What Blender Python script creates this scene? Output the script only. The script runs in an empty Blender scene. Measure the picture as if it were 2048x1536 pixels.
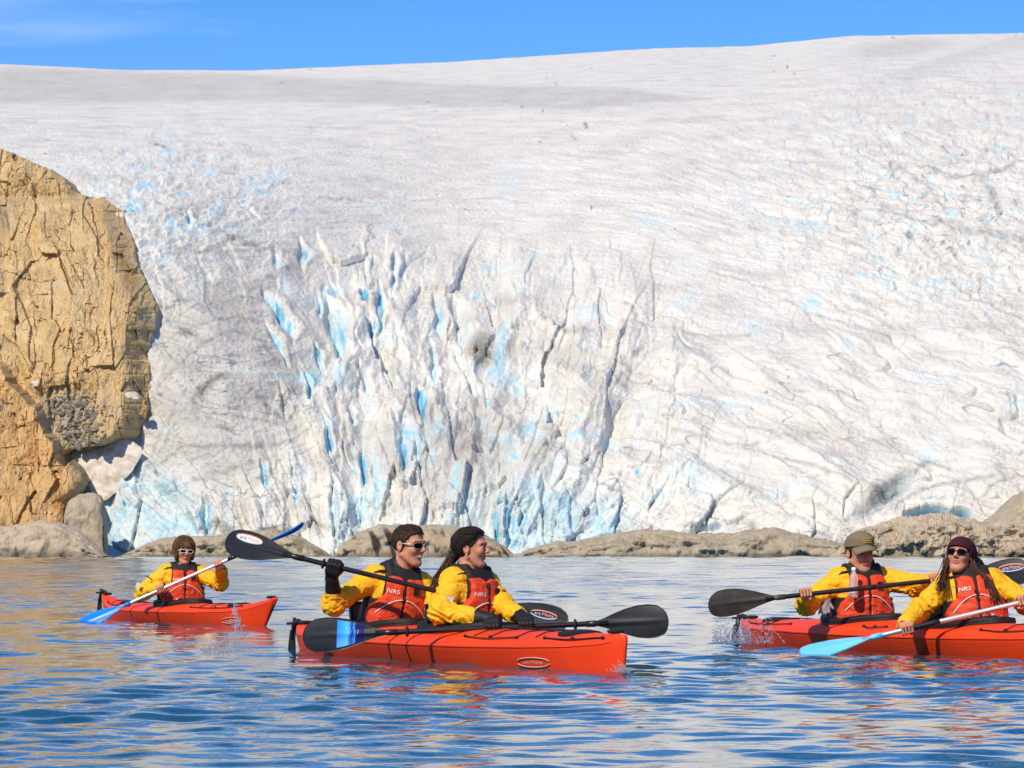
import bpy, bmesh, math, random
import numpy as np
from mathutils import Vector, Matrix

# ------------------------------------------------------------------ scene, camera, light
scene = bpy.context.scene
COL = scene.collection
CAM_H = 0.65          # eye height above the lake
FPX = 7400.0          # focal length in pixels of a 2048 px wide frame
HORIZ = 1104.0        # image row of the horizon
PITCH = math.atan((HORIZ - 768.0) / FPX)

cam_data = bpy.data.cameras.new('camera')
cam_data.sensor_width = 36.0
cam_data.lens = 36.0 * FPX / 2048.0
cam_data.clip_start = 0.5
cam_data.clip_end = 20000.0
cam = bpy.data.objects.new('camera', cam_data)
COL.objects.link(cam)
cam.location = (0, 0, CAM_H)
cam.rotation_euler = (math.pi / 2 + PITCH, 0, 0)
scene.camera = cam

SUN_AZ = math.radians(30.0)     # to the left of straight behind the camera
SUN_EL = math.radians(42.0)
SUN_DIR = Vector((-math.sin(SUN_AZ) * math.cos(SUN_EL), -math.cos(SUN_AZ) * math.cos(SUN_EL), math.sin(SUN_EL)))

world = bpy.data.worlds.new('World')
scene.world = world
world.use_nodes = True
wn = world.node_tree
wn.nodes.clear()
w_out = wn.nodes.new('ShaderNodeOutputWorld')
w_bg = wn.nodes.new('ShaderNodeBackground')
w_sky = wn.nodes.new('ShaderNodeTexSky')
w_sky.sky_type = 'NISHITA'
w_sky.sun_disc = False
w_sky.sun_elevation = SUN_EL
w_sky.sun_rotation = math.pi + SUN_AZ
w_sky.altitude = 1200.0
w_sky.air_density = 0.9
w_sky.dust_density = 0.0
w_sky.ozone_density = 4.0
w_hsv = wn.nodes.new('ShaderNodeHueSaturation')
w_hsv.inputs['Hue'].default_value = 0.512
w_hsv.inputs['Saturation'].default_value = 1.36
w_hsv.inputs['Value'].default_value = 1.0
wn.links.new(w_sky.outputs[0], w_hsv.inputs['Color'])
# thin high cirrus drawn out in long wisps
w_tc = wn.nodes.new('ShaderNodeTexCoord')
w_mp = wn.nodes.new('ShaderNodeMapping')
w_mp.inputs['Rotation'].default_value = (0, math.radians(-12), math.radians(8))
w_mp.inputs['Scale'].default_value = (2.2, 2.2, 22.0)
w_mp.inputs['Location'].default_value = (1.62, 0.0, 1.33)
w_nz = wn.nodes.new('ShaderNodeTexNoise')
w_nz.inputs['Scale'].default_value = 1.6
w_nz.inputs['Detail'].default_value = 5.0
w_nz.inputs['Roughness'].default_value = 0.5
w_rm = wn.nodes.new('ShaderNodeMapRange')
w_rm.inputs['From Min'].default_value = 0.47
w_rm.inputs['From Max'].default_value = 0.75
w_rm.inputs['To Max'].default_value = 0.55
w_mix = wn.nodes.new('ShaderNodeMix')
w_mix.data_type = 'RGBA'
w_mix.inputs['B'].default_value = (7.0, 8.0, 9.0, 1)
wn.links.new(w_tc.outputs['Generated'], w_mp.inputs['Vector'])
wn.links.new(w_mp.outputs[0], w_nz.inputs['Vector'])
wn.links.new(w_nz.outputs['Fac'], w_rm.inputs['Value'])
wn.links.new(w_rm.outputs[0], w_mix.inputs['Factor'])
wn.links.new(w_hsv.outputs[0], w_mix.inputs['A'])
wn.links.new(w_mix.outputs['Result'], w_bg.inputs['Color'])
w_bg.inputs['Strength'].default_value = 0.138
wn.links.new(w_bg.outputs[0], w_out.inputs['Surface'])

sun_data = bpy.data.lights.new('sun', 'SUN')
sun_data.energy = 4.65
sun_data.angle = math.radians(0.53)
sun_data.color = (1.0, 0.885, 0.70)
sun = bpy.data.objects.new('sun', sun_data)
COL.objects.link(sun)
sun.rotation_euler = SUN_DIR.to_track_quat('Z', 'Y').to_euler()
sun.location = (-30, -30, 60)

scene.view_settings.view_transform = 'Standard'
scene.view_settings.look = 'None'
scene.view_settings.exposure = 0.0
scene.view_settings.gamma = 1.0
scene.view_settings.use_curve_mapping = False
scene.cycles.use_denoising = True
scene.cycles.max_bounces = 6
scene.cycles.caustics_reflective = False
scene.cycles.caustics_refractive = False

# ------------------------------------------------------------------ helpers
def at(px, py, d):
    """world point at depth d (metres along +Y) seen at photograph pixel (px, py)"""
    cp, sp = math.cos(PITCH), math.sin(PITCH)
    a = (np.asarray(px, float) - 1024.0) / FPX
    b = (768.0 - np.asarray(py, float)) / FPX
    diry = cp - b * sp
    dirz = sp + b * cp
    k = d / diry
    return np.stack(np.broadcast_arrays(a * k, np.asarray(d, float) + 0 * a * k, CAM_H + dirz * k), -1)

def V3(px, py, d):
    return np.array(at(px, py, d), float)

_perm = np.random.RandomState(7).permutation(4096).astype(np.int32)
_gc = np.cos(np.arange(4096) * (2 * math.pi / 4096.0)).astype(np.float32)
_gs = np.sin(np.arange(4096) * (2 * math.pi / 4096.0)).astype(np.float32)

def _h2(ix, iy, seed):
    return _perm[(_perm[(ix + seed * 131) & 4095] + iy) & 4095]

def perlin2(x, y, seed=0):
    x, y = np.broadcast_arrays(np.asarray(x, np.float32), np.asarray(y, np.float32))
    xf = np.floor(x); yf = np.floor(y)
    x0 = xf.astype(np.int32); y0 = yf.astype(np.int32)
    fx = x - xf; fy = y - yf
    u = fx * fx * fx * (fx * (fx * 6 - 15) + 10)
    v = fy * fy * fy * (fy * (fy * 6 - 15) + 10)
    pa = _perm[(x0 + seed * 131) & 4095]; pb = _perm[(x0 + 1 + seed * 131) & 4095]
    def g(pq, iy, dx, dy):
        h = _perm[(pq + iy) & 4095]
        return _gc[h] * dx + _gs[h] * dy
    n00 = g(pa, y0, fx, fy); n10 = g(pb, y0, fx - 1, fy)
    n01 = g(pa, y0 + 1, fx, fy - 1); n11 = g(pb, y0 + 1, fx - 1, fy - 1)
    a = n00 + u * (n10 - n00); b = n01 + u * (n11 - n01)
    return (a + v * (b - a)) * np.float32(1.5)

def fbm2(x, y, octaves=4, seed=0, gain=0.5, lac=2.03):
    s = 0.0; a = 1.0; t = 0.0
    for i in range(octaves):
        s = s + a * perlin2(x, y, seed + i * 17)
        t += a; a *= gain; x = x * lac + 3.1; y = y * lac + 1.7
    return s / t

def ridged2(x, y, octaves=3, seed=0, gain=0.5, lac=2.1):
    s = 0.0; a = 1.0; t = 0.0
    for i in range(octaves):
        n = 1.0 - np.abs(perlin2(x, y, seed + i * 13)) * 1.6
        s = s + a * n
        t += a; a *= gain; x = x * lac + 5.3; y = y * lac + 2.9
    return s / t

def worley2(x, y, seed=0):
    """returns f1, f2-f1 and a random value of the nearest cell"""
    x = np.asarray(x, np.float32); y = np.asarray(y, np.float32)
    x0 = np.floor(x).astype(np.int32); y0 = np.floor(y).astype(np.int32)
    f1 = np.full(x.shape, 9.0); f2 = np.full(x.shape, 9.0); val = np.zeros(x.shape)
    for dx in (-1, 0, 1):
        for dy in (-1, 0, 1):
            h = _h2(x0 + dx, y0 + dy, seed)
            cx = x0 + dx + (h & 63) / 64.0; cy = y0 + dy + ((h >> 6) & 63) / 64.0
            d = np.hypot(x - cx, y - cy)
            r = _perm[(h * 7 + 11) & 4095] / 4096.0
            nearer = d < f1
            f2 = np.where(nearer, f1, np.minimum(f2, d))
            val = np.where(nearer, r, val)
            f1 = np.where(nearer, d, f1)
    return f1, f2 - f1, val

def facets2(x, y, seed):
    """angular blocks: every cell is a plane with its own height and lean"""
    x0 = np.floor(x).astype(np.int32); y0 = np.floor(y).astype(np.int32)
    f1 = np.full(x.shape, 9.0, np.float32); out = np.zeros(x.shape, np.float32)
    for dx in (-1, 0, 1):
        for dy in (-1, 0, 1):
            hh = _h2(x0 + dx, y0 + dy, seed)
            qx = x - (x0 + dx + (hh & 63) / 64.0); qy = y - (y0 + dy + ((hh >> 6) & 63) / 64.0)
            d = np.abs(qx) + 0.7 * np.abs(qy); r = _perm[(hh * 7 + 11) & 4095] / 4096.0
            pl = (r - 0.5) * 0.7 + 1.1 * ((r * 7.3) % 1 - 0.5) * qx + 0.8 * ((r * 13.7) % 1 - 0.6) * qy
            nr = d < f1
            out = np.where(nr, pl, out); f1 = np.where(nr, d, f1)
    return out

def sstep(a, b, x):
    t = np.clip((x - a) / (b - a), 0, 1)
    return t * t * (3 - 2 * t)

def blob(U, V, cx, cy, rx, ry, soft=0.5):
    r = np.sqrt(((U - cx) / rx) ** 2 + ((V - cy) / ry) ** 2)
    return 1 - sstep(1 - soft, 1 + soft, r)

def link(o, parent=None):
    COL.objects.link(o)
    if parent is not None:
        o.parent = parent
    return o

def mesh_np(name, verts, faces, mat=None, parent=None, smooth=True, attrs=None):
    """mesh from numpy verts (n,3) and faces (m,3|4)"""
    me = bpy.data.meshes.new(name)
    verts = np.asarray(verts, np.float32); faces = np.asarray(faces, np.int32)
    n, m, k = len(verts), len(faces), faces.shape[1]
    me.vertices.add(n); me.vertices.foreach_set('co', verts.ravel())
    me.loops.add(m * k); me.loops.foreach_set('vertex_index', faces.ravel())
    me.polygons.add(m)
    me.polygons.foreach_set('loop_start', np.arange(0, m * k, k, dtype=np.int32))
    me.polygons.foreach_set('loop_total', np.full(m, k, np.int32))
    me.polygons.foreach_set('use_smooth', np.full(m, smooth))
    me.update(calc_edges=True)
    if attrs:
        for an, av in attrs.items():
            a = me.attributes.new(an, 'FLOAT_COLOR', 'POINT')
            c = np.ones((n, 4), np.float32); c[:, :av.shape[1]] = av
            a.data.foreach_set('color', c.ravel())
    if mat is not None:
        me.materials.append(mat)
    o = bpy.data.objects.new(name, me)
    return link(o, parent)

def grid_faces(nr, nc, flip=False):
    i = np.arange(nr * nc).reshape(nr, nc)
    f = np.stack([i[:-1, :-1], i[:-1, 1:], i[1:, 1:], i[1:, :-1]], -1).reshape(-1, 4)
    return f[:, ::-1] if flip else f

def tag(o, label, cat, group=None):
    o['label'] = label; o['category'] = cat
    if group: o['group'] = group
    return o

# materials ---------------------------------------------------------
def new_mat(name):
    m = bpy.data.materials.new(name); m.use_nodes = True
    return m, m.node_tree, m.node_tree.nodes['Principled BSDF']

def nd(nt, kind, **kw):
    n = nt.nodes.new(kind)
    for k, v in kw.items():
        if k in n.inputs.keys(): n.inputs[k].default_value = v
        else: setattr(n, k, v)
    return n

def ramp(nt, src, stops):
    r = nt.nodes.new('ShaderNodeValToRGB')
    els = r.color_ramp.elements
    while len(els) > 1: els.remove(els[-1])
    els[0].position = stops[0][0]; els[0].color = (*stops[0][1], 1)
    for p, c in stops[1:]:
        e = els.new(p); e.color = (*c, 1)
    nt.links.new(src, r.inputs[0])
    return r.outputs[0]

def mixc(nt, fac, a, b, blend='MIX'):
    m = nt.nodes.new('ShaderNodeMix'); m.data_type = 'RGBA'; m.blend_type = blend
    for s, v in (('Factor', fac), ('A', a), ('B', b)):
        i = m.inputs[s] if s == 'Factor' else [x for x in m.inputs if x.name == s and x.type == 'RGBA'][0]
        if isinstance(v, (int, float)): i.default_value = v
        elif isinstance(v, tuple): i.default_value = (*v, 1) if len(v) == 3 else v
        else: nt.links.new(v, i)
    return [x for x in m.outputs if x.type == 'RGBA'][0]

def noise(nt, scale, detail=4, rough=0.5, vec=None, coord='Object', mscale=None, mrot=None):
    if vec is None:
        tc = nt.nodes.new('ShaderNodeTexCoord'); vec = tc.outputs[coord]
    if mscale or mrot:
        mp = nt.nodes.new('ShaderNodeMapping')
        if mscale: mp.inputs['Scale'].default_value = mscale
        if mrot: mp.inputs['Rotation'].default_value = mrot
        nt.links.new(vec, mp.inputs['Vector']); vec = mp.outputs[0]
    n = nt.nodes.new('ShaderNodeTexNoise')
    n.inputs['Scale'].default_value = scale; n.inputs['Detail'].default_value = detail
    n.inputs['Roughness'].default_value = rough
    nt.links.new(vec, n.inputs['Vector'])
    return n.outputs['Fac']

def bump(nt, bsdf, height, strength=0.3, dist=0.01):
    b = nt.nodes.new('ShaderNodeBump')
    b.inputs['Strength'].default_value = strength; b.inputs['Distance'].default_value = dist
    nt.links.new(height, b.inputs['Height'])
    nt.links.new(b.outputs[0], bsdf.inputs['Normal'])
    return b

def attr_sep(nt, name):
    a = nt.nodes.new('ShaderNodeAttribute'); a.attribute_name = name
    s = nt.nodes.new('ShaderNodeSeparateColor')
    nt.links.new(a.outputs['Color'], s.inputs[0])
    return s.outputs

def math_n(nt, op, a, b=None, clamp=False):
    m = nt.nodes.new('ShaderNodeMath'); m.operation = op; m.use_clamp = clamp
    for i, v in enumerate((a, b)):
        if v is None: continue
        if isinstance(v, (int, float)): m.inputs[i].default_value = v
        else: nt.links.new(v, m.inputs[i])
    return m.outputs[0]

# ------------------------------------------------------------------ lake water
def build_water():
    def axis(fine_lo, fine_hi, step, lo, hi, grow):
        a = list(np.arange(fine_lo, fine_hi, step))
        s = step; x = a[-1]; up = []
        while x < hi:
            s *= grow; x += s; up.append(x)
        s = step; x = fine_lo; dn = []
        while x > lo:
            s *= grow; x -= s; dn.append(x)
        return np.array(dn[::-1] + a + up)
    xs = axis(-5.2, 5.2, 0.031, -900, 900, 1.055)
    near = 9.3 * 1.0031 ** np.arange(0, 620)
    mid = near[-1] * 1.0062 ** np.arange(1, 330)
    far_y = mid[-1] * 1.05 ** np.arange(1, 40)
    back = 9.3 - 0.06 * (1.12 ** np.arange(1, 58) - 1) / 0.12
    ys = np.concatenate([back[::-1], near, mid, far_y])
    X, Y = [q.astype(np.float32) for q in np.meshgrid(xs, ys)]
    sx = np.gradient(xs); sy = np.gradient(ys)
    S = np.maximum(*np.meshgrid(sx, sy)).astype(np.float32)
    rs = np.random.RandomState(3)
    wind = math.radians(-80)
    H = np.zeros_like(X); DX = np.zeros_like(X); DY = np.zeros_like(X)
    # patchy gusts keep the lake from looking like one texture
    gust = 0.85 + 0.75 * fbm2(X / 4.0, Y / 8.0, 3, 91)
    specs = []
    for lam in np.exp(rs.uniform(math.log(0.15), math.log(0.62), 90)):
        specs.append((lam, 0.0165, 0))
    for lam in np.exp(rs.uniform(math.log(0.62), math.log(2.4), 26)):
        specs.append((lam, 0.0050, 0))
    for lam in np.exp(rs.uniform(math.log(0.3), math.log(16), 120)):
        specs.append((lam, 0.030, 1))        # longer ripples where the mesh widens towards the far shore
    grow = sstep(0.06, 0.17, S)
    for lam, slope, kind in specs:
        th = wind + rs.normal(0, 0.80)
        k = 2 * math.pi / lam
        amp = slope / k * rs.uniform(0.5, 1.35)
        fade = np.clip((lam / np.maximum(S, 1e-6) - 2.4) / 2.2, 0, 1)
        if kind: fade = fade * grow * np.clip((7.0 - lam / np.maximum(S, 1e-6)) / 2.5, 0, 1)
        sel = fade > 0
        ph = (k * (X[sel] * math.cos(th) + Y[sel] * math.sin(th)) + rs.uniform(0, 6.28)).astype(np.float32)
        fa = amp * fade[sel]
        H[sel] += fa * np.cos(ph)
        sn = fa * np.sin(ph) * -0.75
        DX[sel] += sn * math.cos(th); DY[sel] += sn * math.sin(th)
    H *= gust
    lod = sstep(0.06, 0.30, S)            # where the mesh is too coarse the material carries the ripples
    far = sstep(395, 440, Y)
    H = H * (1 - far)
    # rings left by the strokes and low bow waves
    for (cx, cy, r0, a) in RIPPLES:
        d = np.hypot(X - cx, (Y - cy))
        H += a * np.cos(d * 2 * math.pi / 0.42) * np.exp(-((d - r0) / 0.45) ** 2)
    P = np.stack([X + DX * (1 - far), Y + DY * (1 - far), H], -1).reshape(-1, 3)
    m, nt, b = new_mat('lake_water')
    b.inputs['Base Color'].default_value = (0.012, 0.075, 0.105, 1)
    b.inputs['Roughness'].default_value = 0.035
    b.inputs['IOR'].default_value = 1.333
    a = attr_sep(nt, 'lod')
    tc = nt.nodes.new('ShaderNodeTexCoord')
    n1 = noise(nt, 3.4, 3, 0.55, tc.outputs['Object'], mscale=(0.75, 1.0, 1.0))
    n2 = noise(nt, 14.0, 2, 0.5, tc.outputs['Object'], mscale=(0.8, 1.0, 1.0))
    h = math_n(nt, 'ADD', math_n(nt, 'MULTIPLY', n1, math_n(nt, 'ADD', math_n(nt, 'MULTIPLY', a[0], 0.020), 0.003)), math_n(nt, 'MULTIPLY', n2, 0.0014))
    bump(nt, b, h, 1.0, 1.0)
    o = mesh_np('lake_water', P, grid_faces(len(ys), len(xs)), m, attrs={'lod': np.stack([lod] * 3, -1).reshape(-1, 3)})
    o['kind'] = 'structure'
    return o

RIPPLES = [(-1.38, 24.2, 0.9, 0.006), (-3.9, 33.6, 0.6, 0.006), (1.9, 25.6, 0.5, 0.006), (2.2, 24.0, 0.5, 0.005)]
build_water()

# ------------------------------------------------------------------ glacier
SKY_PTS = [(-900, 118), (-300, 120), (0, 128), (250, 140), (500, 141), (900, 124), (1280, 98), (1500, 92), (1700, 72), (2048, 66), (2400, 60), (3200, 75)]

LEFT_R = [-0.02, 0.0, 0.12, 0.30, 0.42, 0.54, 0.64, 0.72, 0.78, 0.84, 0.88, 0.92, 0.95, 0.975, 1.0]
LEFT_D = [423.5, 424, 430, 438, 444, 451, 459, 470, 490, 540, 610, 715, 860, 1080, 1400]

CREVASSES = [  # top x, y, bottom x, y, half width, depth (all in picture pixels), blueness
    (522, 575, 592, 682, 14, 26, 0.75), (526, 640, 582, 742, 7, 16, 0.6), (636, 580, 640, 632, 4, 12, 0.8), (652, 575, 694, 735, 20, 34, 0.6),
    (722, 575, 734, 602, 9, 30, 1.0), (728, 508, 735, 575, 5, 14, 0.45), (746, 505, 744, 555, 5, 14, 0.6), (791, 508, 784, 590, 6, 18, 0.75),
    (757, 560, 762, 665, 7, 18, 0.8), (868, 580, 884, 676, 12, 22, 0.55), (905, 585, 935, 705, 17, 20, 0.32), (627, 678, 643, 738, 7, 14, 0.65),
    (862, 688, 870, 770, 6, 14, 0.6), (834, 766, 852, 866, 9, 22, 0.85), (697, 806, 708, 858, 6, 12, 0.6), (716, 728, 742, 790, 9, 14, 0.45),
    (722, 893, 731, 975, 8, 22, 0.9), (804, 880, 810, 956, 8, 22, 0.9), (828, 868, 848, 990, 5, 16, 0.5), (649, 842, 665, 934, 6, 16, 0.7),
    (522, 926, 534, 984, 7, 18, 0.85), (580, 912, 599, 1046, 4, 14, 0.6), (664, 948, 672, 1096, 8, 22, 0.4), (986, 1002, 998, 1098, 7, 18, 0.8),
    (1014, 978, 1018, 1098, 9, 22, 0.75), (1086, 958, 1090, 1100, 7, 18, 0.5), (968, 764, 979, 826, 6, 14, 0.6), (953, 812, 955, 846, 4, 10, 0.7),
    (600, 468, 606, 535, 8, 14, 0.55), (548, 490, 556, 540, 9, 12, 0.45), (470, 400, 520, 440, 6, 12, 0.5), (372, 418, 384, 452, 5, 16, 0.85),
    (905, 690, 960, 800, 9, 18, 0.3), (760, 690, 800, 800, 8, 20, 0.2), (560, 770, 575, 850, 6, 18, 0.35), (610, 740, 625, 800, 6, 14, 0.5),
    (1040, 1010, 1050, 1090, 6, 16, 0.55), (1140, 1000, 1150, 1085, 8, 16, 0.45), (1190, 985, 1215, 1060, 9, 16, 0.45), (405, 985, 418, 1085, 9, 22, 0.6),
    (240, 985, 262, 1030, 6, 14, 0.55), (196, 1015, 203, 1050, 4, 10, 0.6), (1262, 930, 1290, 965, 6, 12, 0.6), (1325, 900, 1345, 940, 6, 12, 0.3),
]

SILT_LINES = [  # (points), half width in pixels, strength
    ([(318, 645), (400, 612), (480, 592), (532, 602)], 3.0, 0.45), ([(308, 694), (380, 662), (480, 640), (522, 652)], 3.5, 0.5),
    ([(326, 765), (400, 702), (470, 672), (520, 690), (562, 742)], 3.5, 0.55), ([(394, 836), (388, 812), (400, 788), (424, 773), (448, 771)], 6.5, 0.85),
    ([(503, 792), (524, 808), (540, 832), (566, 846)], 5.5, 0.8), ([(430, 842), (500, 850), (560, 860), (592, 872)], 3.0, 0.5),
    ([(298, 934), (360, 902), (420, 907), (520, 905), (585, 888)], 5.0, 0.55), ([(372, 968), (430, 950), (480, 942), (545, 924)], 6.0, 0.5),
    ([(352, 850), (322, 900), (280, 955)], 4.0, 0.5), ([(342, 715), (312, 790), (292, 862)], 5.0, 0.35), ([(370, 790), (335, 850), (300, 905)], 6.0, 0.4),
    ([(455, 470), (500, 486), (520, 500)], 7.0, 0.6), ([(470, 505), (540, 496), (600, 505)], 3.0, 0.4), ([(395, 520), (450, 505), (500, 520)], 3.0, 0.35),
    ([(955, 728), (965, 708), (985, 682)], 6.0, 0.85), ([(940, 640), (962, 690), (1000, 740)], 3.0, 0.4), ([(880, 850), (930, 880), (960, 930)], 14.0, 0.35),
    ([(1728, 1015), (1768, 972), (1812, 946), (1856, 918)], 9.0, 0.6), ([(1796, 1005), (1850, 976), (1905, 966), (1985, 955)], 5.0, 0.5),
    ([(1948, 1002), (2000, 966), (2060, 946)], 4.0, 0.5), ([(1690, 1040), (1740, 1020), (1790, 1012)], 6.0, 0.6), ([(1480, 1030), (1505, 1048), (1500, 1070)], 9.0, 0.4),
    ([(1140, 722), (1232, 736), (1332, 778), (1400, 800)], 3.0, 0.4), ([(1090, 640), (1130, 670), (1180, 668)], 5.0, 0.5), ([(1060, 650), (1090, 664), (1112, 700)], 4.0, 0.45),
    ([(1845, 332), (1920, 352), (1990, 342), (2060, 318)], 3.5, 0.6), ([(1868, 442), (1940, 462), (2000, 470), (2070, 486)], 8.0, 0.55), ([(1800, 330), (1850, 372), (1890, 420)], 4.0, 0.5),
    ([(1760, 410), (1820, 440), (1880, 455)], 4.0, 0.5), ([(1960, 350), (1985, 390), (2000, 430)], 8.0, 0.55), ([(1890, 560), (1950, 600), (2040, 640)], 3.0, 0.5),
    ([(1560, 600), (1660, 640), (1780, 668)], 3.0, 0.35), ([(1420, 540), (1500, 566), (1570, 600)], 2.5, 0.35), ([(1240, 640), (1380, 668), (1500, 672)], 3.0, 0.4),
    ([(1350, 860), (1500, 900), (1620, 930), (1700, 970)], 3.5, 0.4), ([(1500, 860), (1580, 870), (1700, 880)], 3.0, 0.35), ([(1440, 940), (1540, 1000), (1620, 1060)], 4.0, 0.4),
    ([(1170, 246), (1172, 256)], 3.5, 0.9), ([(1144, 268), (1152, 276)], 3.5, 0.6), ([(742, 448), (736, 462), (750, 478)], 3.0, 0.8), ([(790, 462), (796, 470)], 5.0, 0.8),
    ([(310, 290), (330, 292)], 3.0, 0.8), ([(640, 395), (690, 398), (720, 402)], 2.5, 0.5)]

def build_glacier():
    def axis_u():
        a = list(np.arange(-40, 2090, 2.15))
        s = 2.15; x = a[-1]; up = []
        while x < 4800: s *= 1.045; x += s; up.append(x)
        s = 2.15; x = -40; dn = []
        while x > -2800: s *= 1.045; x -= s; dn.append(x)
        return np.array(dn[::-1] + a + up)
    us = axis_u()
    nv = 540
    t = np.linspace(0, 1, nv)
    ysky = np.interp(us, [p[0] for p in SKY_PTS], [p[1] for p in SKY_PTS])
    for _ in range(60):
        ysky[1:-1] = 0.25 * ysky[:-2] + 0.5 * ysky[1:-1] + 0.25 * ysky[2:]
    U, T = np.meshgrid(us, t)
    YS = ysky[None, :] + 0 * U
    V = 1124 + (YS - 1124) * T
    r = (1115 - V) / (1115 - YS)
    kr = np.array([-0.02, 0.0, 0.06, 0.12, 0.18, 0.30, 0.42, 0.54, 0.64, 0.74, 0.82, 0.88, 0.92, 0.95, 0.975, 1.0])
    kd = np.array([423.5, 424, 427, 431, 437, 453, 472, 496, 522, 556, 600, 655, 730, 860, 1080, 1400])
    D = np.interp(r, kr, kd)
    DL = np.interp(r, LEFT_R, LEFT_D)
    D = DL + (D - DL) * sstep(180, 1050, U)
    for _ in range(14):
        D[1:-1] = 0.25 * D[:-2] + 0.5 * D[1:-1] + 0.25 * D[2:]
    s = D / FPX
    P = at(U, V, D)

    # ---- relief, in units of photograph pixels at that distance
    w1 = fbm2(U / 210, V / 190, 4, 5)
    w2 = fbm2(U / 210 + 40, V / 190, 4, 9)
    low = sstep(430, 620, V)                               # icefall against the smooth ice above
    fall = blob(U, V, 800, 800, 560, 400, 0.4) * sstep(430, 560, V + 60 * w1)
    fall = np.maximum(fall, 0.75 * blob(U, V, 560, 1040, 520, 140, 0.4))
    bulge = blob(U + 40 * w1, V + 40 * w2, 455, 770, 150, 215, 0.35)
    fan = (np.clip(U, 380, 1120) - 790) / np.maximum(1750 - V, 150) * 980 + (U - np.clip(U, 380, 1120))
    fw = fan + 34 * w1 + 10 * fbm2(U / 45, V / 60, 3, 31)
    big = ridged2(fw / 165, V / 330 + 0.5 * w2, 2, 21)
    mid = ridged2(fw / 84 + 7, V / 150 + 0.6 * w1, 3, 23)
    fine = ridged2(fw / 30 + 3, V / 60 + w2, 3, 25)
    # crevasses: long lens-shaped slots that run with the fan
    cv = perlin2(fw / 62 + 11, V / 170 + 0.6 * w1, 41)
    cl = perlin2(U / 100, V / 130, 43)
    slot = sstep(0.12, 0.0, np.abs(cv)) * sstep(0.02, 0.3, cl)
    cv2 = perlin2(fw / 38 + 1, V / 100 + 0.8 * w2, 45)
    slot2 = sstep(0.10, 0.0, np.abs(cv2)) * sstep(0.08, 0.35, perlin2(U / 60, V / 80, 46))
    f = fall * (1 - 0.85 * bulge)
    fx = fan + 22 * w1
    fac = 46 * facets2(fx / 98 + 0.2 * w2, V / 210 + 0.25 * w1, 131) + 17 * facets2(fx / 44 + 0.3 * w2, V / 92 + 0.3 * w1, 132) + 6 * facets2(fx / 17, V / 32, 133)
    h = f * (44 * (big - 0.55) + 12 * (mid - 0.55) + fac - 8 * slot2)
    # named crevasses: slots with a fin thrown up on their lit side
    deepc = np.zeros_like(U); lensc = np.zeros_like(U)
    for (x0, y0, x1, y1, wd, dp, bl_) in CREVASSES:
        tt = (V - y0) / (y1 - y0)
        ok = (tt > 0) & (tt < 1)
        tc = np.clip(tt, 0, 1)
        xc = x0 + (x1 - x0) * tc + 3.5 * perlin2(V / 22, V * 0 + x0, 135) + 0.10 * wd * np.sin(tc * 6)
        hw = 1.35 * wd * np.maximum(np.sin(np.pi * tc) ** 0.7 * (0.75 + 0.25 * np.sin(tc * 9 + x0)), 0.03)
        q = (U - xc) / hw
        env = np.sin(np.pi * tc) ** 0.6 * ok
        # steep left wall, long lit right wall
        cut = np.where(q < 0, sstep(-1.0, -0.55, q), sstep(1.9, -0.2, q))
        h = h - dp * env * cut
        h = h + 0.40 * dp * env * np.exp(-((q - 2.4) / 0.9) ** 2) + 0.12 * dp * env * np.exp(-((q + 1.6) / 0.6) ** 2)
        core = env * np.where(q < 0, sstep(-0.95, -0.5, q), sstep(1.7, 0.7, q))
        lensc = np.maximum(lensc, bl_ * core * (0.75 + 0.5 * perlin2(U / 9, V / 40, 136)))
        deepc = np.maximum(deepc, bl_ * env * sstep(0.55, 0.1, np.abs(q + 0.25)) * sstep(0.45, 0.95, tc) * 1.1)
    # smooth grey whaleback with sweeping bands
    bx = (U - 455) / 150; by = (V - 790) / 220
    h += bulge * 26 * np.clip(1 - bx ** 2 - by ** 2, 0, 1)
    sweep = V + 0.0022 * (U - 480) ** 2 + 22 * w1
    h += blob(U, V, 400, 800, 230, 330, 0.4) * (7.0 * (ridged2(U / 260, sweep / 30, 3, 51) - 0.5) + 16.0 * (ridged2(U / 300 + 2, sweep / 78, 2, 53) - 0.5))
    # rounded lobes and long flowing folds of the right side
    right = sstep(950, 1250, U) * sstep(520, 760, V)
    flow = V - 0.33 * (U - 1000) + 30 * w2
    h += right * (20 * fbm2(U / 230, flow / 95, 4, 61) + 26 * (ridged2(U / 330, flow / 120 + 0.3 * w1, 2, 62) - 0.5) + 9 * (ridged2(U / 150, flow / 36, 3, 63) - 0.5))
    h += right * -16 * sstep(0.10, 0.0, np.abs(perlin2(U / 170 + 3, flow / 60, 65))) * sstep(0.0, 0.25, cl)
    # cross-banded ice above: thin ledges and dips seen almost edge-on
    band_c = V - 0.16 * np.maximum(U - 1050, 0) * sstep(1050, 1500, U) + 9 * w1
    up = 1 - low
    smooth_top = sstep(300, 190, V)
    ledge = ridged2(U / 150 + w2, band_c / 15, 3, 71, gain=0.6)
    ledge2 = fbm2(U / 60, band_c / 7.5, 3, 75)
    h += (0.35 + 0.65 * up) * (1 - 0.72 * smooth_top) * (1 - 0.6 * f) * (8.0 * (ledge - 0.5) + 4.2 * ledge2)
    h += up * 9 * fbm2(U / 300, V / 70, 4, 77) * (1 - 0.8 * smooth_top)
    # broken blocks: upper left against the rock and upper right
    blk = np.maximum(0.9 * blob(U, V, 330, 410, 260, 130, 0.5), blob(U, V, 1900, 400, 430, 240, 0.6))
    f1, fe, cval = worley2(U / 44 + 1.1 * w1 + 0.5 * fbm2(U / 25, V / 14, 3, 80), band_c / 22 + 1.1 * w2, 81)
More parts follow.
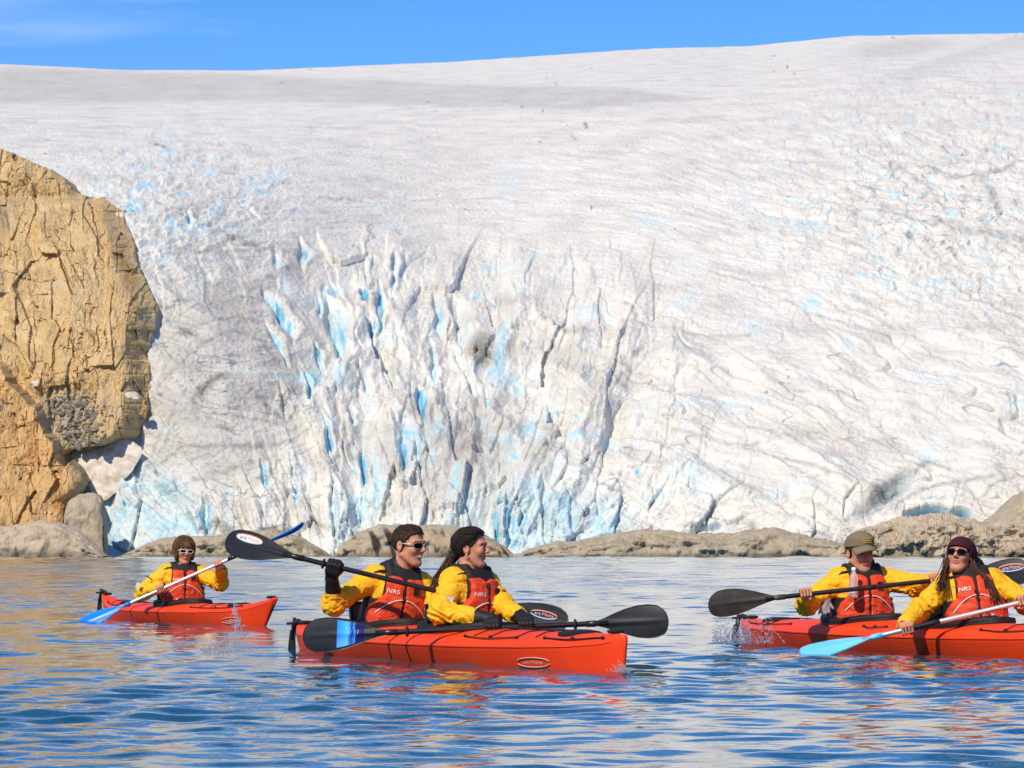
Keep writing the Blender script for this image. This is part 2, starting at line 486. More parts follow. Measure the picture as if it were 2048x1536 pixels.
    g1, ge, gval = worley2(U / 19 + 0.3 * w1, (band_c) / 10, 83)
    h += blk * (10 * (cval - 0.5) + 4 * (gval - 0.5) + 15 * (ridged2(U / 60 + w1, band_c / 24, 4, 85, gain=0.6) - 0.5) + 8 * fbm2(U / 26, V / 14, 4, 86))
    # seracs breaking along the front edge
    front = sstep(930, 1010, V)
    c1, ce, cv3 = worley2(U / 52 + 0.5 * w1, V / 90 + 0.3 * w2, 87)
    h += front * (22 * (cv3 - 0.5) - 5 * sstep(0.10, 0.0, ce) + 9 * fbm2(U / 40, V / 34, 4, 89))
    # meltwater hollows at the right foot
    cave = np.maximum.reduce([blob(U, V, 1858, 1026, 40, 13, 0.4), blob(U, V, 1915, 1030, 24, 11, 0.4), 0.35 * blob(U + 0.9 * (V - 975), V, 1790, 975, 22, 40, 0.6)])
    h -= 70 * cave
    h += 2.4 * fbm2(U / 9, V / 7, 3, 93) * (0.35 + 0.65 * low) * (1 - 0.6 * smooth_top)

    lean = sstep(760, 300, V)           # push outwards low down, upwards on the flat ice
    A = h * s
    P[..., 1] -= A * (0.80 - 0.35 * lean)
    P[..., 2] += A * (0.50 - 0.12 * lean)

    # ---- ice colour: old blue ice, wind-blown dirt, grey bands near the skyline
    deep = np.maximum(deepc, f * 0.45 * slot2)
    lens = sstep(0.28, 0.55, perlin2(fw / 34 + 5, V / 135 + 0.4 * w1, 47)) * f
    lens = np.maximum(lensc, 0.42 * lens * sstep(-0.1, 0.25, fbm2(U / 160, V / 200, 3, 48)))
    fresh = np.maximum.reduce([
        0.75 * blob(U + 40 * w1, V + 40 * w2, 290, 1040, 130, 105, 0.5),
        0.72 * blob(U + 50 * w1, V + 40 * w2, 1110, 1030, 190, 90, 0.6),
        0.7 * blob(U + 40 * w1, V + 20 * w2, 700, 1040, 60, 80, 0.6),
        0.5 * blob(U, V, 1390, 965, 60, 40, 0.6)])
    fresh = fresh * (0.32 + 0.6 * np.clip(fbm2(U / 50, V / 60, 4, 95) + 0.2, 0, 1))
    patch = sstep(0.12, 0.5, fbm2(U / 120, V / 60, 4, 97)) * 0.26 * sstep(250, 420, V)
    patch += 0.30 * f * sstep(0.0, 0.5, fbm2(fw / 50, V / 120, 4, 98)) + 0.25 * blob(U, V, 330, 400, 260, 120, 0.5) * sstep(-0.1, 0.4, fbm2(U / 60, V / 40, 4, 96))
    patch += blk * 0.34 * sstep(0.1, 0.45, fbm2(U / 40, V / 22, 4, 99))
    edge = blk * 0.7 * sstep(0.10, 0.0, fe) * sstep(0.80, 0.9, cval)
    blue = np.clip(np.maximum.reduce([deep * 0.95, lens, fresh, patch, edge, 1.0 * cave]), 0, 1)
    film = 0.42 * bulge + 0.30 * blob(U, V, 400, 800, 220, 330, 0.5) + 0.5 * blob(U, V, 900, 920, 170, 110, 0.6)
    film += 0.35 * f * sstep(-0.1, 0.4, fbm2(fw / 80, V / 160, 4, 101))
    film += 0.22 * right * sstep(0, 0.4, fbm2(U / 200, flow / 60, 4, 103))
    # greyer tone in bands below the skyline
    bt = np.interp(U, [-900, 0, 300, 600, 900, 1250, 1400, 3200], [128, 133, 143, 152, 166, 176, 196, 196])
    bb = np.interp(U, [-900, 0, 300, 600, 900, 1150, 1400, 3200], [206, 206, 203, 203, 214, 219, 200, 200])
    grey_band = sstep(bt - 5, bt + 9, V + 5 * w1) * sstep(bb + 8, bb - 8, V + 4 * fbm2(U / 40, V / 10, 3, 105)) * (U < 1420)
    bt2 = np.interp(U, [1500, 1700, 1850, 1900, 2048, 3200], [200, 128, 88, 110, 80, 70])
    grey_band2 = blob(U, V + 0.10 * (U - 1800), 1800, 96, 95, 15, 0.5) * 0.9
    grey_band2 = np.maximum(grey_band2, 0.7 * sstep(-8, 6, V - (148 - 0.30 * (U - 1780))) * sstep(40, 4, V - (148 - 0.30 * (U - 1780))) * sstep(1650, 1850, U))
    grey_band = grey_band * (0.55 + 0.35 * fbm2(U / 90, V / 9, 4, 106))
    film = np.maximum(film, np.maximum(grey_band, grey_band2 * 0.5))
    # thin dirty layers cropping out all over the slope
    lay = sstep(0.05, 0.55, fbm2(U / 130 + w2, band_c / 5.5 + 1.5 * w1, 4, 107)) * (0.25 + 0.75 * sstep(-0.3, 0.3, fbm2(U / 260, V / 90, 3, 108)))
    film = np.maximum(film, 0.55 * lay * sstep(150, 260, V) * (1 - 0.5 * f))
    film = film + 0.38 * right * sstep(0.05, 0.5, fbm2(U / 110, flow / 9, 4, 109))
    # dark silt gathered in cracks and streaks
    st1 = sstep(0.10, 0.0, np.abs(perlin2(U / 110 + 0.8 * w1, sweep / 17, 111))) * blob(U, V, 430, 830, 220, 250, 0.5)
    silt = 0.75 * st1 * sstep(-0.1, 0.3, perlin2(U / 80, V / 60, 112))
    hook = np.exp(-((np.hypot((U - 470) / 1.15, (V - 815) / 0.8) - 62) / 7.0) ** 2) * sstep(15, -25, U - 455) * sstep(835, 800, V - 0.2 * U + 90)
    silt = np.maximum(silt, 0.8 * hook)
    crk = sstep(0.055, 0.0, np.abs(perlin2(U / 34 + w1, band_c / 16 + w2, 113)))
    jag = blob(U, V, 1930, 420, 260, 130, 0.6)
    silt = np.maximum(silt, 0.75 * jag * crk * sstep(-0.15, 0.2, perlin2(U / 60, V / 50, 114)))
    silt = np.maximum(silt, 0.5 * jag * sstep(0.2, 0.5, fbm2(U / 36, band_c / 20, 4, 115)))
    spk = sstep(0.40, 0.62, fbm2(U / 14, band_c / 9, 3, 116)) * sstep(0.05, 0.35, fbm2(U / 130, V / 90, 3, 117))
    silt = np.maximum(silt, 0.75 * spk)
    strk = sstep(0.06, 0.0, np.abs(perlin2(U / 120 + w1, flow / 26, 118))) * right * sstep(0.05, 0.35, perlin2(U / 90, V / 70, 119))
    silt = np.maximum(silt, 0.6 * strk)
    bl = 0.62 * blob(U, V, 960, 700, 26, 26, 0.6) + 0.5 * blob(U, V, 930, 885, 80, 60, 0.7) * (0.5 + fbm2(U / 20, V / 22, 3, 120))
    wave = blob(U - 0.9 * (980 - V), V, 1770, 985, 30, 46, 0.6)
    silt = np.clip(np.maximum.reduce([silt, bl, 0.55 * wave, 0.45 * fall * sstep(0.04, 0, np.abs(cv2)) * sstep(0.1, 0.4, w1), 0.22 * fall * sstep(0.0, 0.5, fbm2(fw / 60, V / 110, 4, 121))]), 0, 1)
    Uw = U + 5 * fbm2(U / 22, V / 22, 3, 141); Vw = V + 5 * fbm2(U / 22 + 9, V / 22, 3, 142)
    grit = 0.65 + 0.8 * fbm2(U / 16, V / 12, 3, 143)
    for pts, wd, stg in SILT_LINES:
        q = np.array(pts, float); m_ = 3 * wd + 14
        ri = np.where((V.min(1) < q[:, 1].max() + m_) & (V.max(1) > q[:, 1].min() - m_))[0]
        ci = np.where((us < q[:, 0].max() + m_) & (us > q[:, 0].min() - m_))[0]
        if len(ri) == 0 or len(ci) == 0: continue
        sl_ = (slice(ri[0], ri[-1] + 1), slice(ci[0], ci[-1] + 1))
        uu, vv = Uw[sl_], Vw[sl_]; dd = np.full(uu.shape, 1e9)
        for a_, b_ in zip(q[:-1], q[1:]):
            e_ = b_ - a_; t_ = np.clip(((uu - a_[0]) * e_[0] + (vv - a_[1]) * e_[1]) / (e_ @ e_), 0, 1)
            dd = np.minimum(dd, np.hypot(uu - a_[0] - t_ * e_[0], vv - a_[1] - t_ * e_[1]))
        silt[sl_] = np.maximum(silt[sl_], np.clip(stg * np.exp(-(dd / wd) ** 2) * grit[sl_], 0, 1))
    C = np.stack([blue, np.clip(film, 0, 1), silt], -1).reshape(-1, 3)

    # ---- back of the crest, rolling away out of sight
    rows = [P]
    top = P[-1].copy()
    for k, (dy, dz) in enumerate([(60, 2.0), (160, -6), (420, -50), (900, -160)]):
        q = top.copy(); q[:, 1] += dy; q[:, 2] += dz; q[:, 0] *= q[:, 1] / top[:, 1]
        rows.append(q[None])
    P = np.concatenate(rows, 0)
    C = np.concatenate([C, np.tile(C[-len(us):], (4, 1))], 0)

    m, nt, b = new_mat('glacier_ice')
    a = attr_sep(nt, 'ice')
    n_f = noise(nt, 1.1, 6, 0.62, mscale=(1, 0.45, 1.6))
    n_b = noise(nt, 0.16, 5, 0.55, mscale=(1, 0.4, 2.2))
    white = ramp(nt, n_b, [(0.3, (0.63, 0.61, 0.565)), (0.5, (0.75, 0.73, 0.675)), (0.7, (0.82, 0.795, 0.735))])
    white = mixc(nt, math_n(nt, 'MULTIPLY', ramp(nt, n_f, [(0.3, (1, 1, 1)), (0.5, (0, 0, 0))]), 0.35), white, (0.60, 0.60, 0.61))
    film_c = ramp(nt, n_f, [(0.3, (0.37, 0.355, 0.335)), (0.6, (0.55, 0.53, 0.50))])
    c = mixc(nt, a[1], white, film_c)
    bl_c = ramp(nt, a[0], [(0.0, (0.76, 0.80, 0.78)), (0.35, (0.55, 0.73, 0.80)), (0.65, (0.20, 0.50, 0.70)), (1.0, (0.035, 0.21, 0.42))])
    bl_f = ramp(nt, a[0], [(0.03, (0, 0, 0)), (0.45, (1, 1, 1))])
    c = mixc(nt, bl_f, c, bl_c)
    sl = math_n(nt, 'MULTIPLY', a[2], ramp(nt, n_f, [(0.35, (0.75, 0.75, 0.75)), (0.6, (1.3, 1.3, 1.3))]), True)
    c = mixc(nt, sl, c, (0.15, 0.14, 0.125))
    nt.links.new(c, b.inputs['Base Color'])
    b.inputs['Roughness'].default_value = 0.62
    b.inputs['Specular IOR Level'].default_value = 0.25
    hgt = math_n(nt, 'ADD', noise(nt, 1.6, 7, 0.65, mscale=(1, 0.5, 1.5)), math_n(nt, 'MULTIPLY', noise(nt, 0.45, 3, 0.5), 0.8))
    bump(nt, b, hgt, 0.8, 0.45)
    o = mesh_np('glacier', P.reshape(-1, 3), grid_faces(P.shape[0], P.shape[1]), m, attrs={'ice': C})
    o['kind'] = 'structure'
    return o

build_glacier()
# ------------------------------------------------------------------ rock
def rock_material(name, tones, grey=(0.30, 0.29, 0.26), strata=(1.0, 1.0, 1.0), scale=0.35):
    m, nt, b = new_mat(name)
    a = attr_sep(nt, 'rock')           # r crack, g grey weathering, b rust
    n1 = noise(nt, scale, 6, 0.6, mscale=strata)
    n2 = noise(nt, scale * 6, 5, 0.6, mscale=(1.0, 1.0, 0.55))
    n3 = noise(nt, scale * 2.0, 5, 0.65, mscale=(2.2, 2.2, 0.35))
    c = ramp(nt, n1, [(0.30, tones[0]), (0.5, tones[1]), (0.68, tones[2])])
    c = mixc(nt, math_n(nt, 'MULTIPLY', ramp(nt, n3, [(0.55, (0, 0, 0)), (0.72, (1, 1, 1))]), 0.45), c, grey)
    c = mixc(nt, math_n(nt, 'MULTIPLY', ramp(nt, n2, [(0.28, (1, 1, 1)), (0.45, (0, 0, 0))]), 0.45), c, tuple(x * 0.42 for x in tones[1]))
    c = mixc(nt, a[2], c, (0.58, 0.33, 0.12))
    c = mixc(nt, a[1], c, grey)
    c = mixc(nt, a[0], c, (0.055, 0.042, 0.032))
    nt.links.new(c, b.inputs['Base Color'])
    b.inputs['Roughness'].default_value = 0.9
    b.inputs['Specular IOR Level'].default_value = 0.2
    tcv = nt.nodes.new('ShaderNodeTexCoord'); mpv = nt.nodes.new('ShaderNodeMapping')
    mpv.inputs['Scale'].default_value = (1.0, 1.0, 0.5); nt.links.new(tcv.outputs['Object'], mpv.inputs['Vector'])
    vor = nt.nodes.new('ShaderNodeTexVoronoi'); vor.distance = 'CHEBYCHEV'; vor.inputs['Scale'].default_value = scale * 3.2
    nt.links.new(mpv.outputs[0], vor.inputs['Vector'])
    sepv = nt.nodes.new('ShaderNodeSeparateColor'); nt.links.new(vor.outputs['Color'], sepv.inputs[0])
    hgt = math_n(nt, 'ADD', n2, math_n(nt, 'MULTIPLY', noise(nt, scale * 14, 5, 0.6), 0.5))
    hgt = math_n(nt, 'ADD', hgt, math_n(nt, 'MULTIPLY', sepv.outputs[0], 0.35))
    bump(nt, b, hgt, 0.75, 0.38)
    return m

MAT_CLIFF = rock_material('cliff_rock', [(0.48, 0.335, 0.165), (0.60, 0.43, 0.215), (0.66, 0.50, 0.28)])
MAT_SHORE = rock_material('shore_rock', [(0.37, 0.315, 0.23), (0.45, 0.39, 0.29), (0.52, 0.455, 0.35)], grey=(0.42, 0.38, 0.30), strata=(1, 1, 2.5), scale=0.5)
MAT_PALE = rock_material('pale_rock', [(0.45, 0.36, 0.25), (0.56, 0.46, 0.33), (0.64, 0.54, 0.41)], grey=(0.48, 0.43, 0.36), scale=0.6)
MAT_STONE = rock_material('scree_stone', [(0.22, 0.19, 0.15), (0.32, 0.29, 0.24), (0.42, 0.37, 0.29)], scale=1.2)

def build_cliff():
    D0 = 424.0
    s = D0 / FPX
    us = np.concatenate([np.arange(-1700, -420, 11.0), np.arange(-420, -20, 6.0), np.arange(-20, 372, 1.7)])
    vs = np.arange(1122, 215, -1.9)
    U, V = np.meshgrid(us, vs)
    top_x = [-1700, -1100, -700, -420, -200, 0, 22, 60, 100, 128, 150, 165, 200, 245, 400]
    top_y = [330, 240, 290, 225, 250, 294, 303, 320, 338, 356, 382, 388, 391, 396, 400]
    rr = [200, 395, 440, 470, 520, 560, 590, 612, 640, 700, 800, 830, 850, 872, 890, 900, 912, 940, 962, 978, 992, 1005, 1055, 1122]
    rx = [245, 246, 250, 264, 272, 287, 300, 309, 306, 298, 293, 288, 284, 272, 236, 176, 150, 168, 190, 197, 160, 138, 146, 150]
    ur = np.interp(V, rr, rx) + 8.0 * (_perm[(np.floor(V / 30 + 0.8 * perlin2(V / 30, V * 0, 203)).astype(np.int32) * 31) & 4095] / 4096.0 - 0.5) + 1.5 * perlin2(V / 9, V * 0, 205)
    vt = np.interp(np.minimum(U, ur), top_x, top_y) + 3.0 * perlin2(np.minimum(U, ur) / 14, U * 0, 201)
    # front relief in metres towards the camera
    w1 = fbm2(U / 90, V / 120, 4, 207); w2 = fbm2(U / 90 + 9, V / 120, 4, 209)
    def blocks(lu, lv, seed, rot):
        """rectangular joint blocks: value and border distance of the nearest cell in a box metric"""
        x = (U + rot * V) / lu + 8.0 / lu * w1; y = (V - rot * U) / lv + 8.0 / lv * w2
        x0 = np.floor(x).astype(np.int32); y0 = np.floor(y).astype(np.int32)
        f1 = np.full(x.shape, 9.0); f2 = f1.copy(); val = np.zeros(x.shape); tilt = np.zeros(x.shape)
        for dx in (-1, 0, 1):
            for dy in (-1, 0, 1):
                hh = _h2(x0 + dx, y0 + dy, seed)
                qx = x - (x0 + dx + (hh & 63) / 64.0); qy = y - (y0 + dy + ((hh >> 6) & 63) / 64.0)
                d = np.maximum(np.abs(qx), np.abs(qy)); r = _perm[(hh * 7 + 11) & 4095] / 4096.0
                nr = d < f1
                f2 = np.where(nr, f1, np.minimum(f2, d)); val = np.where(nr, r, val)
                tilt = np.where(nr, (r * 7.3 % 1 - 0.5) * qx + (r * 13.7 % 1 - 0.5) * qy, tilt); f1 = np.where(nr, d, f1)
        return val, f2 - f1, tilt
    av, ae, at_ = blocks(105, 190, 211, 0.06)
    bv, be, bt_ = blocks(40, 84, 213, -0.05)
    cv, ce, ct_ = blocks(15, 30, 215, 0.10)
    dv_, de_, dt_ = blocks(7, 11, 218, 0.0)
    rough = sstep(-0.15, 0.35, fbm2(U / 70, V / 80, 3, 206))
    h = 1.3 * (av - 0.5) + 2.4 * at_ + 0.6 * (bv - 0.5) + 2.4 * bt_ + (0.35 + 0.65 * rough) * (0.26 * (cv - 0.5) + 1.1 * ct_ + 0.25 * (dv_ - 0.5) + 0.5 * dt_)
    h += 1.3 * w1 + 0.22 * fbm2(U / 20, V / 50, 4, 217) + 0.10 * fbm2(U / 5, V / 9, 3, 219)
    crack_v = sstep(0.035, 0.0, np.abs(perlin2(U / 42 + 0.15 * w2, V / 420, 221))) * sstep(0.10, 0.32, perlin2(U / 40, V / 60, 223))
    crack_h = sstep(0.03, 0.0, np.abs(perlin2(U / 300, V / 60 + 0.2 * w1, 223))) * sstep(0.12, 0.35, perlin2(U / 60, V / 60, 224))
    h -= 0.38 * crack_v + 0.30 * crack_h + 0.12 * sstep(0.04, 0, ce) * rough
    # large masses: the near orange buttress, the scree gully, the block beside the ice
    edge_b = np.interp(V, [690, 760, 800, 850, 900, 960, 1000, 1122], [-30, 30, 62, 88, 122, 172, 140, 150])
    but = sstep(5, -5, U - edge_b - 26 * w1 - 16 * (bv - 0.5) - 8 * (cv - 0.5)) * sstep(650, 790, V + 0.5 * U)
    h += 5.0 * but
    gul = sstep(-6, 30, U - edge_b + 30 * w2) * sstep(765, 812, V - 40 * w1) * (1 - sstep(180, 220, U + 60 * w2) * sstep(905, 870, V))
    h -= 1.6 * gul
    h += gul * 0.7 * (ridged2(U / 11, V / 9, 3, 231) - 0.5)
    ledge = sstep(30, 0, np.abs(V - 775 - 8 * w1)) * sstep(60, 110, U)
    h -= 0.8 * ledge
    left = sstep(16, -6, U - np.interp(V, [200, 420, 520, 640, 760, 800], [-60, 8, 14, 12, 45, 60])) * (V < 830)
    h -= 1.2 * left * (1 - but)
    # rounded arrises where the face turns back beside and above
    e_r = np.maximum(U - ur, 0) * s; e_t = np.maximum(vt - V, 0) * s
    in_r = np.clip((U - ur) * s / 2.6 + 1, 0, 1) ; in_t = np.clip((vt - V) * s / 3.2 + 1, 0, 1)
    Uc = np.minimum(U, ur); Vc = np.maximum(V, vt)
    P = at(Uc, Vc, D0 + 0 * Uc)
    back = 1.5 * in_r ** 3 + 1.8 * in_t ** 3 + 3.2 * e_r + 5.0 * e_t
    DC = np.interp((1115 - Vc) / (1115 - 132.0), LEFT_R, LEFT_D) - 4.5
    DC = np.minimum(DC, 470.0)
    DC = DC + 4.2 * sstep(-55, -4, U - ur) * (1 - but)
    P = at(Uc, Vc, DC)
    P[..., 1] = DC - h + back
    P[..., 2] += 0.12 * e_t
    P[..., 0] += 0.12 * e_r
    crack = np.clip(crack_v * 0.45 + 0.35 * crack_h + 0.3 * left * sstep(0.1, 0.4, w2), 0, 1)
    grey = np.clip(0.6 * gul + 0.3 * sstep(0.15, 0.5, w2), 0, 1)
    rust = np.clip(0.5 * but + 0.45 * sstep(0.1, 0.5, fbm2(U / 60, V / 45, 4, 233)) + 0.25 * blob(U, V, 150, 755, 110, 40, 0.8), 0, 0.8) * (1 - gul)
    C = np.stack([crack, grey, rust], -1).reshape(-1, 3)
    o = mesh_np('rock_cliff', P.reshape(-1, 3), grid_faces(len(vs), len(us)), MAT_CLIFF, smooth=False, attrs={'rock': C})
    o['kind'] = 'structure'
    # loose stones lying in the gully
    return o

def stone_mesh(name, seed, mat):
    bm = bmesh.new(); bmesh.ops.create_icosphere(bm, subdivisions=1, radius=1.0)
    rs = random.Random(seed)
    for v in bm.verts:
        k = 0.72 + 0.5 * rs.random()
        v.co *= k
    me = bpy.data.meshes.new(name); bm.to_mesh(me); bm.free(); me.materials.append(mat)
    return me

cliff = build_cliff()
STONES = [stone_mesh('stone', 40 + i, MAT_STONE) for i in range(6)]
PALE_STONES = [stone_mesh('stone', 60 + i, MAT_PALE) for i in range(6)]

def scatter_stones(parent, spots, meshes, seed):
    rs = random.Random(seed)
    for (px, py, d, size) in spots:
        o = bpy.data.objects.new('stone', rs.choice(meshes))
        link(o, parent)
        p = at(px, py, d)
        o.location = p
        k = size * d / FPX * 0.5
        o.scale = (k * rs.uniform(0.8, 1.3), k * rs.uniform(0.7, 1.2), k * rs.uniform(0.5, 0.9))
        o.rotation_euler = (rs.uniform(-0.6, 0.6), rs.uniform(-0.6, 0.6), rs.uniform(0, 6.28))

rs = random.Random(5)
bpy.context.view_layer.update()
from mathutils.bvhtree import BVHTree
def bvh_of(o):
    me = o.data
    v = np.empty(len(me.vertices) * 3, np.float32); me.vertices.foreach_get('co', v)
    f = np.empty(len(me.loops), np.int32); me.loops.foreach_get('vertex_index', f)
    return BVHTree.FromPolygons([tuple(x) for x in v.reshape(-1, 3).tolist()], [tuple(x) for x in f.reshape(-1, 4).tolist()])
def hit(bvh, px, py, default):
    d = Vector(at(px, py, 100.0)) - Vector((0, 0, CAM_H)); d.normalize()
    r = bvh.ray_cast(Vector((0, 0, CAM_H)), d)
    return r[0].y if r[0] is not None else default

cb = bvh_of(cliff)
spots = []
for k in range(95):
    py = rs.uniform(795, 900)
    lo = np.interp(py, [790, 850, 900], [95, 105, 140]); hi = np.interp(py, [790, 830, 870, 900], [150, 205, 215, 190])
    px = rs.uniform(lo, hi)
    spots.append((px, py, hit(cb, px, py, 424), rs.choice([8, 9, 11, 13, 16, 22]) ))
scatter_stones(cliff, spots, STONES, 8)

def outcrop(name, label, prof, depth, mat, D, seed, amp=0.5, streak=0.0, cat='rock', grp='rock outcrops along the far shore', blocky=0.4):
    """low ice-worn rock rising from the water; prof is (px, row) along its crest"""
    px = np.array([p[0] for p in prof], float); row = np.array([p[1] for p in prof], float)
    s = D / FPX
    us = np.arange(px[0], px[-1] + 0.1, 1.8)
    nv = 56
    th = np.linspace(-0.06, math.pi, nv)
    U, T = np.meshgrid(us, th)
    crest = np.interp(us, px, row)
    for _ in range(5): crest[1:-1] = 0.25 * crest[:-2] + 0.5 * crest[1:-1] + 0.25 * crest[2:]
    zc = at(us, crest, D)[:, 2]
    zc = np.maximum(zc, 0.02)[None, :] + 0 * U
    X = at(U, HORIZ + 0 * U, D)[..., 0]
    wob = fbm2(U / 60, T * 2, 3, seed)
    Y = D - depth * np.cos(T) * (0.9 + 0.25 * wob)
    Z = zc * np.sign(np.sin(T)) * np.abs(np.sin(T)) ** 0.75
    n1 = fbm2(U / 34, T * 7 + wob, 5, seed + 1); cw, ce, cvv = worley2(U / 26 + 0.3 * wob, T * 4.5, seed + 2)
    dw, de, dv = worley2(U / 10 + 0.3 * wob, T * 11, seed + 3)
    h = amp * (1.0 * n1 + blocky * (2.2 * facets2(U / 52 + 0.5 * wob, T * 3.2 + 0.4 * n1, seed + 6) + 1.0 * facets2(U / 20 + 0.4 * wob, T * 8 + 0.3 * n1, seed + 7)) + 0.25 * fbm2(U / 9, T * 16, 3, seed + 8)) * np.minimum(1, zc / 1.2)
    Y = Y - h * np.cos(T); Z = Z + 0.6 * h * np.sin(T)
    P = np.stack([X, Y, Z], -1).reshape(-1, 3)
    crack = 0.35 * sstep(0.05, 0.0, ce) * (cvv > 0.6) * min(1, blocky * 2 + 0.3) + streak * sstep(0.1, 0.35, perlin2(U / 16 + T * 1.2, T * 1.0, seed + 4)) * sstep(1.3, 0.7, T)
    wet = sstep(0.16, 0.05, T) * 0.5
    grey = sstep(-0.1, 0.4, n1) * 0.5
    rust = np.clip(sstep(0.05, 0.5, fbm2(U / 45, T * 4, 4, seed + 5)) * 0.3 + 0.35 * streak * sstep(1.2, 0.5, T) * sstep(0, 0.4, wob + 0.2), 0, 1)
    C = np.clip(np.stack([np.maximum(crack, wet), grey, rust], -1), 0, 1).reshape(-1, 3)
    o = mesh_np(name, P, grid_faces(nv, len(us)), mat, smooth=blocky < 0.5, attrs={'rock': C})
    tag(o, label, cat, grp)
    return o

outcrop('shore_rock', 'rounded grey-brown boulder at the foot of the tall orange cliff', [(-1650, 1108), (-1200, 1072), (-800, 1085), (-450, 1066), (-260, 1050), (-60, 1060), (30, 1052), (80, 1043), (120, 1046), (165, 1068), (198, 1096), (214, 1113)], 5.0, MAT_PALE, 408, 301, 0.5, blocky=0.3)
outcrop('shore_rock', 'low rock outcrop right behind the lone paddler with white sunglasses', [(236, 1114), (262, 1104), (300, 1086), (335, 1077), (380, 1074), (430, 1072), (500, 1064), (545, 1057), (600, 1074), (650, 1103), (668, 1114)], 4.5, MAT_SHORE, 409, 311, 0.5, 0.5)
outcrop('shore_rock', 'dark-streaked domed rock behind the bare-headed man', [(670, 1114), (683, 1092), (715, 1066), (760, 1050), (820, 1052), (880, 1051), (930, 1056), (980, 1075), (1010, 1095), (1035, 1114)], 5.0, MAT_SHORE, 410, 321, 0.45, 1.0)
outcrop('moraine_bank', 'long low sandy moraine bank between the dark-haired woman and the man in a cap', [(1010, 1113), (1040, 1107), (1065, 1098), (1100, 1088), (1112, 1082), (1130, 1086), (1200, 1075), (1270, 1063), (1290, 1058), (1340, 1064), (1400, 1068), (1460, 1069), (1510, 1060), (1545, 1055), (1580, 1066), (1640, 1078), (1700, 1092), (1745, 1112)], 6.0, MAT_SHORE, 409, 331, 0.5, 0.15)
heap = outcrop('rock_heap', 'heap of pale broken rock at the shore behind the woman in the beanie', [(1655, 1113), (1690, 1092), (1728, 1056), (1760, 1050), (1800, 1040), (1850, 1034), (1900, 1031), (1950, 1042), (1990, 1052), (2048, 1050), (2200, 1040), (2400, 1060), (3000, 1045), (3600, 1070), (4200, 1108)], 7.0, MAT_PALE, 405, 341, 0.6, 0.25, blocky=0.7)
outcrop('rock_slope', 'bare brown rock slope rising out of frame above the pale rock heap', [(1925, 1110), (1945, 1066), (1975, 1040), (2010, 1010), (2048, 982), (2120, 930), (2300, 840), (2600, 820), (3200, 700), (4000, 760), (4600, 900)], 9.0, MAT_SHORE, 416, 351, 0.8)
outcrop('shore_rock', 'narrow grey-green rock wedged between the orange buttress and the blue ice foot', [(118, 1110), (128, 1030), (138, 1000), (160, 988), (190, 986), (204, 994), (212, 1020), (200, 1060), (214, 1110)], 3.0, MAT_SHORE, 420, 361, 0.5, 0.2)
hb = bvh_of(heap)
spots = []
for k in range(70):
    py = rs.uniform(1050, 1113); px = rs.uniform(1700 + (1113 - py) * 0.6, 2080)
    spots.append((px, py, hit(hb, px, py, 405), rs.choice([8, 9, 10, 12, 14, 18, 26])))
scatter_stones(heap, spots, PALE_STONES, 9)

# old snow lying in the hollow between the cliff and the ice
def snow_patch(label, outline, d, lift, seed):
    pts = np.array(outline, float); c = pts.mean(0)
    n = 48; rings = 9
    ang = np.arctan2(pts[:, 1] - c[1], pts[:, 0] - c[0]); rad_ = np.hypot(pts[:, 0] - c[0], pts[:, 1] - c[1])
    o = np.argsort(ang); A = np.concatenate([ang[o] - 2 * math.pi, ang[o], ang[o] + 2 * math.pi]); Rr = np.tile(rad_[o], 3)
    vs = []
    for i in range(rings):
        t = i / (rings - 1)
        for j in range(n):
            a = -math.pi + 2 * math.pi * j / n; r = np.interp(a, A, Rr) * t
            px, py = c[0] + r * math.cos(a), c[1] + r * math.sin(a)
            q = at(px, py, d(px, py))
            q = q + np.array([0, -lift * (1 - t ** 4) + 0.9 * lift * (t > 0.99), 0.12 * perlin2(np.array(px / 14.0), np.array(py / 9.0), seed)])
            vs.append(q)
    ii = np.arange(rings * n).reshape(rings, n); jj = np.roll(ii, -1, 1)
    f = np.stack([ii[:-1], jj[:-1], jj[1:], ii[1:]], -1).reshape(-1, 4)
    m = bpy.data.materials.get('old_snow')
    if m is None:
        m, nt, b = new_mat('old_snow')
        nt.links.new(ramp(nt, noise(nt, 0.8, 5, 0.6), [(0.35, (0.40, 0.34, 0.27)), (0.6, (0.66, 0.60, 0.52))]), b.inputs['Base Color'])
        b.inputs['Roughness'].default_value = 0.8; bump(nt, b, noise(nt, 1.5, 5, 0.6), 0.5, 0.2)
    ob = mesh_np('snow_patch', np.array(vs), f, m)
    tag(ob, label, 'snow', 'old snow patches below the cliff')
gd = lambda px, py: float(np.interp((1115 - py) / 983.0, LEFT_R, LEFT_D))
snow_patch('large dirty snow patch in the hollow between the cliff foot and the ice', [(140, 908), (175, 898), (215, 893), (268, 884), (286, 898), (270, 930), (248, 958), (226, 988), (206, 1004), (188, 990), (172, 958), (155, 930)], lambda px, py: gd(px, py) - 1.0, 0.12, 401)
snow_patch('tiny white snow patch on the ledge at the right edge of the cliff', [(248, 788), (262, 784), (276, 788), (280, 800), (264, 796)], lambda px, py: gd(px, py) - 5.5, 0.4, 402)
snow_patch('tiny white snow patch high in the left cleft of the cliff', [(62, 764), (70, 761), (80, 764), (78, 772), (66, 772)], lambda px, py: hit(cb, px, py, 440) - 0.25, 0.2, 403)
# ------------------------------------------------------------------ implicit-surface modelling (bodies, cloth, hair)
def smin(a, b, k):
    if k <= 0: return np.minimum(a, b)
    h = np.clip(0.5 + 0.5 * (b - a) / k, 0, 1)
    return b + (a - b) * h - k * h * (1 - h)

